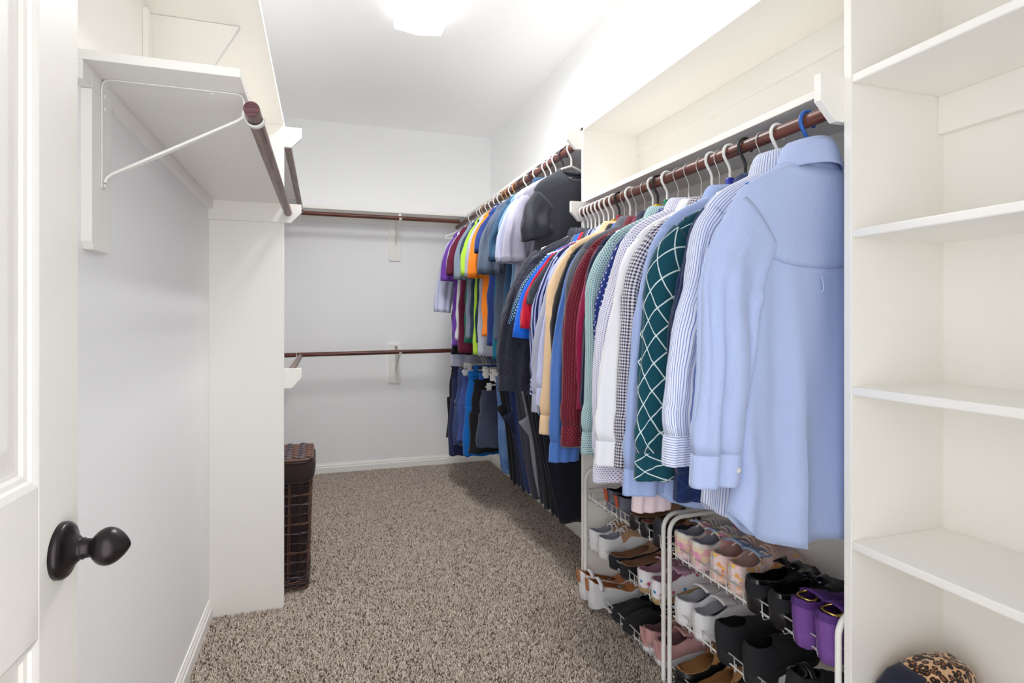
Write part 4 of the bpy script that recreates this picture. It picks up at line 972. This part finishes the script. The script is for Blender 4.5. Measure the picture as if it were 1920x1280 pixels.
    asy = lambda t: float(np.interp(t, ts, asym))
    if 'lace' in mt:
        for q, t in enumerate(np.linspace(K['op'] - .10, K['op'] + .16, 5)):
            wv = min(.024, wid(t) * .62); zt_ = topz(t) + (.002 if t > K['op'] else .006)
            MB().tube([(sx(t * L), -wv + asy(t), zt_ - .010), (sx(t * L + .003), -wv * .4 + asy(t), zt_ + .003), (sx(t * L + .004), wv * .4 + asy(t), zt_ + .003), (sx(t * L), wv + asy(t), zt_ - .010)], .0030, 7).build('lace', mt['lace'], o, True)
        t = K['op'] - .11; zt_ = topz(t) + .012
        MB().tube([(sx(t * L), asy(t), zt_), (sx(t * L + .006), .02, zt_ + .012), (sx(t * L + .018), .034, zt_ + .004), (sx(t * L + .012), .018, zt_ - .001), (sx(t * L), 0, zt_), (sx(t * L + .006), -.02, zt_ + .012), (sx(t * L + .018), -.034, zt_ + .004), (sx(t * L + .012), -.018, zt_ - .001), (sx(t * L), asy(t), zt_)], .0022, 7).build('lace_bow', mt['lace'], o, True)
    if 'tongue' in mt:
        rows = []
        for t in np.linspace(K['op'] - .17, K['op'] + .05, 7):
            f = (K['op'] + .05 - t) / .22; wv = .026 + .006 * f; zt_ = topz(K['op']) + .022 * f - .004
            rows.append([(sx(t * L), yv * wv + asy(t), zt_ - .010 * yv * yv) for yv in np.linspace(-1, 1, 7)])
        ob = put_grid(np.array(rows), 'tongue', mt['tongue'], o, .06); ob.modifiers['cloth'].thickness = .006
    if 'patch' in mt:     # vamp overlay from throat to toe cap
        for s in (1, -1):
            G = allP[s][0]; ii = [i for i in range(len(ts)) if K['op'] - .16 < ts[i] < .80]
            sub = G[ii][:, 3:].copy(); sub[:, :, 2] += .0022; sub[:, :, 1] += s * .0015
            q = MB(); q.grid(sub, False, flip=(s > 0)); q.build('overlay', mt['patch'], o, True)
    if 'toe' in mt:
        for s in (1, -1):
            G = allP[s][0]; ii = [i for i in range(len(ts)) if ts[i] > .80]
            sub = G[ii].copy(); sub[:, :, 2] += .002; sub[:, :, 1] += s * .0012; sub[:, :, 0] += .0012 * (-1 if flipdir else 1)
            q = MB(); q.grid(sub, False, flip=(s > 0)); q.build('toe_cap', mt['toe'], o, True)
    if 'tab' in mt:
        hz_ = zs[1] + hv[0]
        q = MB(); q.box(sx(-.002) - .003, sx(-.002) + .003, -.011, .011, hz_ - .046, hz_ + .004); q.build('heel_tab', mt['tab'], o, bevel=.002)
    if 'band' in mt:       # coloured rim at the heel collar
        for s in (1, -1):
            G = allP[s][0]; ii = [i for i in range(len(ts)) if ts[i] < .42]
            sub = G[ii][:, 6:].copy(); sub[:, :, 1] += s * .002; sub[:, :, 0] -= .0015 * (-1 if flipdir else 1)
            q = MB(); q.grid(sub, False, flip=(s > 0)); q.build('collar_band', mt['band'], o, True)
    if 'strap' in mt:
        for t in mt['straps']:
            wv = wid(t) * 1.03; z0 = float(np.interp(t, ts, zs)); hh_ = mt.get('strap_h', .055)
            pts = [(sx(t * L), wv * math.cos(a) + asy(t), z0 + .006 + hh_ * math.sin(a)) for a in np.linspace(0, math.pi, 15)]
            q = MB(); rows = []
            for px in pts: rows.append([(px[0] - .008, px[1], px[2]), (px[0] + .008, px[1], px[2])])
            ob = put_grid(np.array(rows), 'strap', mt['strap'], o, .02); ob.modifiers['cloth'].thickness = .003
    if 'tbar' in mt:
        t0, t1 = .16, .74; rows = []
        for t in np.linspace(t0, t1, 10):
            f = (t - t0) / (t1 - t0); z = float(np.interp(t, ts, zs)) + .060 * (1 - f) ** .8 + .026
            rows.append([(sx(t * L), asy(t) - .008, z), (sx(t * L), asy(t) + .008, z)])
        ob = put_grid(np.array(rows), 't_bar', mt['tbar'], o, .02); ob.modifiers['cloth'].thickness = .003
    if 'buckle' in mt:
        bt_, by, bz_ = mt.get('buckle_at', (.62, 0.0, .004)); cz_ = topz(bt_) + bz_
        pts = [(sx(bt_ * L + .022 * math.cos(a)), by + .022 * math.sin(a), cz_ + .003 * math.cos(2 * a)) for a in np.linspace(0, 2 * math.pi, 25)]
        MB().tube(pts, .0035, 8, False).build('buckle', mt['buckle'], o, True)
    if 'bow' in mt:
        bt_ = K['op'] + .05; cz_ = topz(bt_) + .004
        for s in (-1, 1):
            rows = []
            for f in np.linspace(0, 1, 7):
                wv = .006 + .016 * math.sin(math.pi * min(1, f * .8)); rows.append([(sx(bt_ * L) + wv * q_, s * (.004 + .034 * f), cz_ + .010 * math.sin(math.pi * f)) for q_ in (-1, 0, 1)])
            ob = put_grid(np.array(rows), 'bow_loop', mt['bow'], o, .03); ob.modifiers['cloth'].thickness = .004
        MB().box(sx(bt_ * L) - .006, sx(bt_ * L) + .006, -.006, .006, cz_ - .003, cz_ + .008).build('bow_knot', mt['bow'], o, bevel=.002)
    return o

LE = lambda n, c, r=.45, b=.15, v=.1: plain(n, c, r, bump=b, bscale=260, var=v)
def multi(name, stops, scale=22.0, interp='LINEAR', rough=.7, vor=False):
    k = N(name); p = k.obj()
    f = k.vor(p, scale)[1] if vor else None
    if vor:
        q = k.n('ShaderNodeSeparateColor'); k.l(f, q.inputs[0]); f = q.outputs[0]
    else: f = k.noise(p, scale, 2, .5)[0]
    c = k.ramp(f, stops, interp); k.bump(k.noise(p, 500.0, 2)[0], .2, .0008)
    return k.fin(c, rough, 0, .3)
def floral(name, bg):
    k = N(name); p = k.obj(); v = k.vor(p, 46.0); d = v[0]; q = k.n('ShaderNodeSeparateColor'); k.l(v[1], q.inputs[0])
    c = k.ramp(q.outputs[0], [(0, C(196, 80, 120)), (.25, C(60, 140, 190)), (.45, C(240, 190, 70)), (.6, C(70, 150, 140)), (.78, C(214, 110, 150))], 'CONSTANT')
    a = k.math('LESS_THAN', d, .33); b = k.math('GREATER_THAN', q.outputs[1], .35)
    return k.fin(k.mix(k.math('MULTIPLY', a, b), bg, c), .7, 0, .3)
SW = LE('white_shoe_leather', C(236, 236, 240), .5); SO = LE('white_rubber', C(232, 232, 234), .6)
NVY = LE('navy_insole', C(30, 34, 58), .8); GRYL = LE('grey_lining', C(196, 196, 208), .9)
BKL = LE('black_leather', C(20, 20, 24), .32); BKS = LE('black_suede', C(30, 30, 36), .9, .3); BKR = LE('black_rubber', C(34, 34, 38), .7); BKP = LE('black_patent', C(14, 14, 18), .12, 0)
BRN = LE('brown_insole', C(176, 134, 108), .7, .2, .25); BRN2 = LE('tan_cork_insole', C(176, 128, 82), .7, .2, .25); TAN = LE('tan_suede', C(186, 146, 112), .85, .3)
PINK = LE('mauve_knit', C(206, 158, 156), .9, .4); PINKL = LE('pink_fleece', C(206, 160, 182), .95, .5); GUM = LE('gum_sole', C(178, 150, 106), .6); ORG = LE('tan_leather_lining', C(190, 122, 76), .6)
GRY = LE('grey_mesh', C(112, 114, 130), .8, .4); DGR = LE('dark_grey_overlay', C(60, 60, 68), .6); OLV = LE('olive_grey', C(104, 102, 92), .7); RED_ = LE('orange_red_detail', C(196, 92, 60), .6)
PUR = LE('purple_velvet', C(122, 76, 158), .8, .4, .35); PURD = LE('deep_purple_velvet', C(84, 44, 122), .8, .4, .3); GOLD = plain('gold_metal', srgb(212, 178, 96), .25, .9)
TIED = multi('pastel_tie_dye', [(.30, C(226, 150, 190)), (.42, C(238, 190, 190)), (.5, C(244, 226, 190)), (.58, C(170, 214, 224)), (.68, C(180, 160, 216))], 24)
PEAF = multi('peach_print', [(0, C(240, 176, 110)), (.2, C(236, 208, 204)), (.42, C(240, 220, 218)), (.6, C(226, 130, 120)), (.72, C(238, 214, 212)), (.85, C(196, 200, 206)), (.93, C(244, 200, 120))], 75, 'CONSTANT', vor=True)
PEACH = LE('peach_canvas', C(238, 206, 196), .85, .3); FLOR = floral('floral_canvas', C(234, 232, 238)); WLC = LE('white_lace', C(238, 230, 228), .8)
def pair(name, what, cat, x, ys, tier, kw, mats, rzs=(0.0, 0.0), dx=(0, 0), words=('the one farther from the doorway', 'the one nearer the doorway')):
    for i in (0, 1): shoe(name, f'{what}, {words[i]}', cat, x + dx[i], ys[i], tier, rzs[i], mats=mats, mirror=1 if i else -1, **{**dict(tilt=0.0 if kw.get('flipdir') else (-0.17 if tier else -0.10)), **kw})
X0 = 1.108
# far rack
pair('sport_sneaker', 'grey and black sport sneaker on the top tier', 'sneaker', X0 + .012, (2.125, 2.035), 2, dict(kind='sneaker', L=.262), dict(sole=GRY, upper=GRY, lining=LE('black_lining', C(30, 30, 34), .9), patch=DGR, tongue=DGR, tab=RED_), (.12, .05))
pair('ballet_flat', 'black ballet flat with brown insole on the top tier', 'flat', X0, (1.925, 1.845), 2, dict(kind='flat', L=.25, Wd=.086), dict(sole=BKL, upper=BKL, lining=BRN), (.05, 0))
shoe('pump', 'dark navy low-heeled pump on the top tier by the rack joint', 'shoe', X0, 1.765, 2, .02, .25, .086, 'heel', dict(sole=BKL, upper=LE('navy_black_leather', C(26, 28, 46), .4), lining=BRN))
pair('lace_sneaker', 'tan and white lace-up sneaker on the middle tier', 'sneaker', X0 - .002, (2.258, 2.172), 1, dict(kind='sneaker', L=.262), dict(sole=SO, upper=SW, lining=GRYL, patch=TAN, lace=WLC), (.10, .06))
pair('loafer_flat', 'black flat with wide brown insole on the middle tier', 'flat', X0 - .006, (2.075, 1.985), 1, dict(kind='flat', L=.262, Wd=.096), dict(sole=BKL, upper=BKS, lining=BRN), (.10, .05))
pair('floral_sneaker', 'white slip-on sneaker with colourful floral print', 'sneaker', X0 + .004, (1.862, 1.772), 1, dict(kind='slip', L=.262), dict(sole=GUM, upper=FLOR, lining=PINKL, tongue=PINKL, band=SW), (.04, .02))
pair('wedge_sandal', 'white wedge sandal with tan lining and ankle strap', 'sandal', X0 - .045, (2.278, 2.192), 0, dict(kind='wedge', L=.258, Wd=.09), dict(sole=SW, upper=SW, lining=ORG, insole=BRN2, strap=SW, straps=(.20,), strap_h=.060, tab=ORG, tbar=None) if False else dict(sole=SW, upper=SW, lining=ORG, insole=BRN2, strap=SW, straps=(.20,), strap_h=.040, tab=ORG), (.08, .06))
pair('black_slip_on', 'matte black slip-on with its toe pointing outward', 'shoe', X0 - .004, (2.055, 1.965), 0, dict(kind='toe_out', L=.262, flipdir=True), dict(sole=BKR, upper=BKS, lining=BKR), (.12, .06))
pair('mauve_sneaker', 'mauve pink knit sneaker with white sole', 'sneaker', X0 + .004, (1.838, 1.748), 0, dict(kind='slip', L=.264), dict(sole=SO, upper=PINK, lining=LE('mauve_lining', C(150, 112, 118), .9), tab=PINK, tongue=PINK), (.06, .03))
# near rack
pair('pastel_sneaker', 'pastel tie-dye sneaker with grey lining', 'sneaker', X0 + .012, (1.632, 1.548), 2, dict(kind='sneaker', L=.255), dict(sole=LE('pale_pink_rubber', C(238, 212, 222), .6), upper=TIED, lining=GRYL, band=LE('cream_collar', C(244, 236, 226), .7), tongue=TIED, lace=WLC), (.10, .05))
pair('print_sneaker', 'peach printed lace-up sneaker', 'sneaker', X0 + .016, (1.452, 1.372), 2, dict(kind='sneaker', L=.262, Wd=.098), dict(sole=PEACH, upper=PEAF, lining=PEACH, patch=PEACH, lace=LE('peach_lace', C(240, 212, 200), .8), tongue=LE('blue_tongue', C(160, 180, 214), .8)), (.16, .10))
pair('heeled_loafer', 'black heeled loafer with a patent bow', 'shoe', X0 + .002, (1.282, 1.196), 2, dict(kind='heel', L=.262, Wd=.092), dict(sole=BKL, upper=BKS, lining=BKL, bow=BKP, band=BKP), (.12, .08))
pair('velvet_mule', 'purple velvet shoe with gold ring buckle', 'shoe', X0 - .004, (1.112, 1.040), 2, dict(kind='bootie', L=.24, Wd=.078), dict(sole=PUR, upper=PUR, lining=PURD, buckle=GOLD, buckle_at=(.20, 0.0, .006), band=PURD, tongue=PURD), (.10, .06))
pair('white_slip_on', 'white slip-on sneaker with navy insole', 'sneaker', X0 + .006, (1.625, 1.530), 1, dict(kind='slip', L=.266, Wd=.098), dict(sole=SO, upper=SW, lining=LE('white_lining', C(214, 214, 224), .9), insole=NVY, tongue=SW), (.10, .06))
pair('suede_bootie', 'black suede ankle bootie on the middle tier', 'boot', X0 + .002, (1.408, 1.288), 1, dict(kind='bootie', L=.255, Wd=.098), dict(sole=BKR, upper=BKS, lining=BKR), (.10, .12))
shoe('buckled_bootie', 'black ankle bootie with a small silver buckle by the shelf tower', 'boot', X0 + .004, 1.150, 1, .06, .255, .098, 'bootie', dict(sole=BKR, upper=BKS, lining=BKR, strap=BKL, straps=(.22,), strap_h=.085, buckle=plain('silver_metal', srgb(200, 196, 196), .25, .9), buckle_at=(.22, 0.03, -.01)))
pair('clog', 'black clog with tan cork insole on the bottom tier', 'clog', X0 + .0, (1.620, 1.515), 0, dict(kind='clog', L=.265, Wd=.106), dict(sole=BKR, upper=BKL, lining=BRN2), (.10, .06))

# ------------------------------------------------------------------ leopard print cap on the low shelf of the tower
def leopard():
    k = N('leopard_print'); p = k.obj(); nz = k.noise(p, 18.0, 2)[1]
    pv = k.n('ShaderNodeVectorMath', operation='MULTIPLY_ADD'); k.l(nz, pv.inputs[0]); pv.inputs[1].default_value = (.03, .03, .03); k.l(p, pv.inputs[2])
    d = k.vor(pv.outputs[0], 85.0)[0]
    ring = k.ramp(d, [(.0, C(150, 96, 60)), (.24, C(140, 88, 56)), (.30, C(28, 20, 20)), (.52, C(34, 24, 24)), (.58, C(214, 170, 128)), (1, C(224, 186, 146))])
    return k.fin(ring, .85, 0, .2, .3)
LEO = leopard()
cp = thing('fabric_cap', 'leopard print fabric cap with dark lining on the low shelf', 'cap', (1.272, 0.90, 0.4045))
rows = []
for a in np.linspace(0, math.pi / 2, 12):
    rows.append([(0.108 * math.cos(a) ** .7 * math.cos(b) * (1 + .04 * math.sin(3 * b)), 0.066 * math.cos(a) ** .7 * math.sin(b) * (1 + .04 * math.cos(2 * b + 1)), .106 * math.sin(a) ** .9 + .006 * math.sin(4 * b + 5 * a) * math.cos(a)) for b in np.linspace(0, 2 * math.pi, 41)])
put_grid(np.array(rows), 'crown', LEO, cp)
rows = []
for a in np.linspace(-.42, .42, 14):
    b = math.pi * .98 + a
    rows.append([(r * math.cos(b) * 1.0, r * math.sin(b), z + .012 * math.cos(a * 1.7)) for r, z in ((.074, .082), (.100, .066), (.122, .034), (.130, .004))])
ob = put_grid(np.array(rows), 'brim', fabric('navy_lining', C(34, 36, 58)), cp, .2); ob.modifiers['cloth'].thickness = .004
MB().tube([(.131 * math.cos(math.pi * .98 + a), .131 * math.sin(math.pi * .98 + a), .004 + .012 * math.cos(a * 1.7)) for a in np.linspace(-.42, .42, 14)], .005, 8).build('brim_edge', LEO, cp, True)
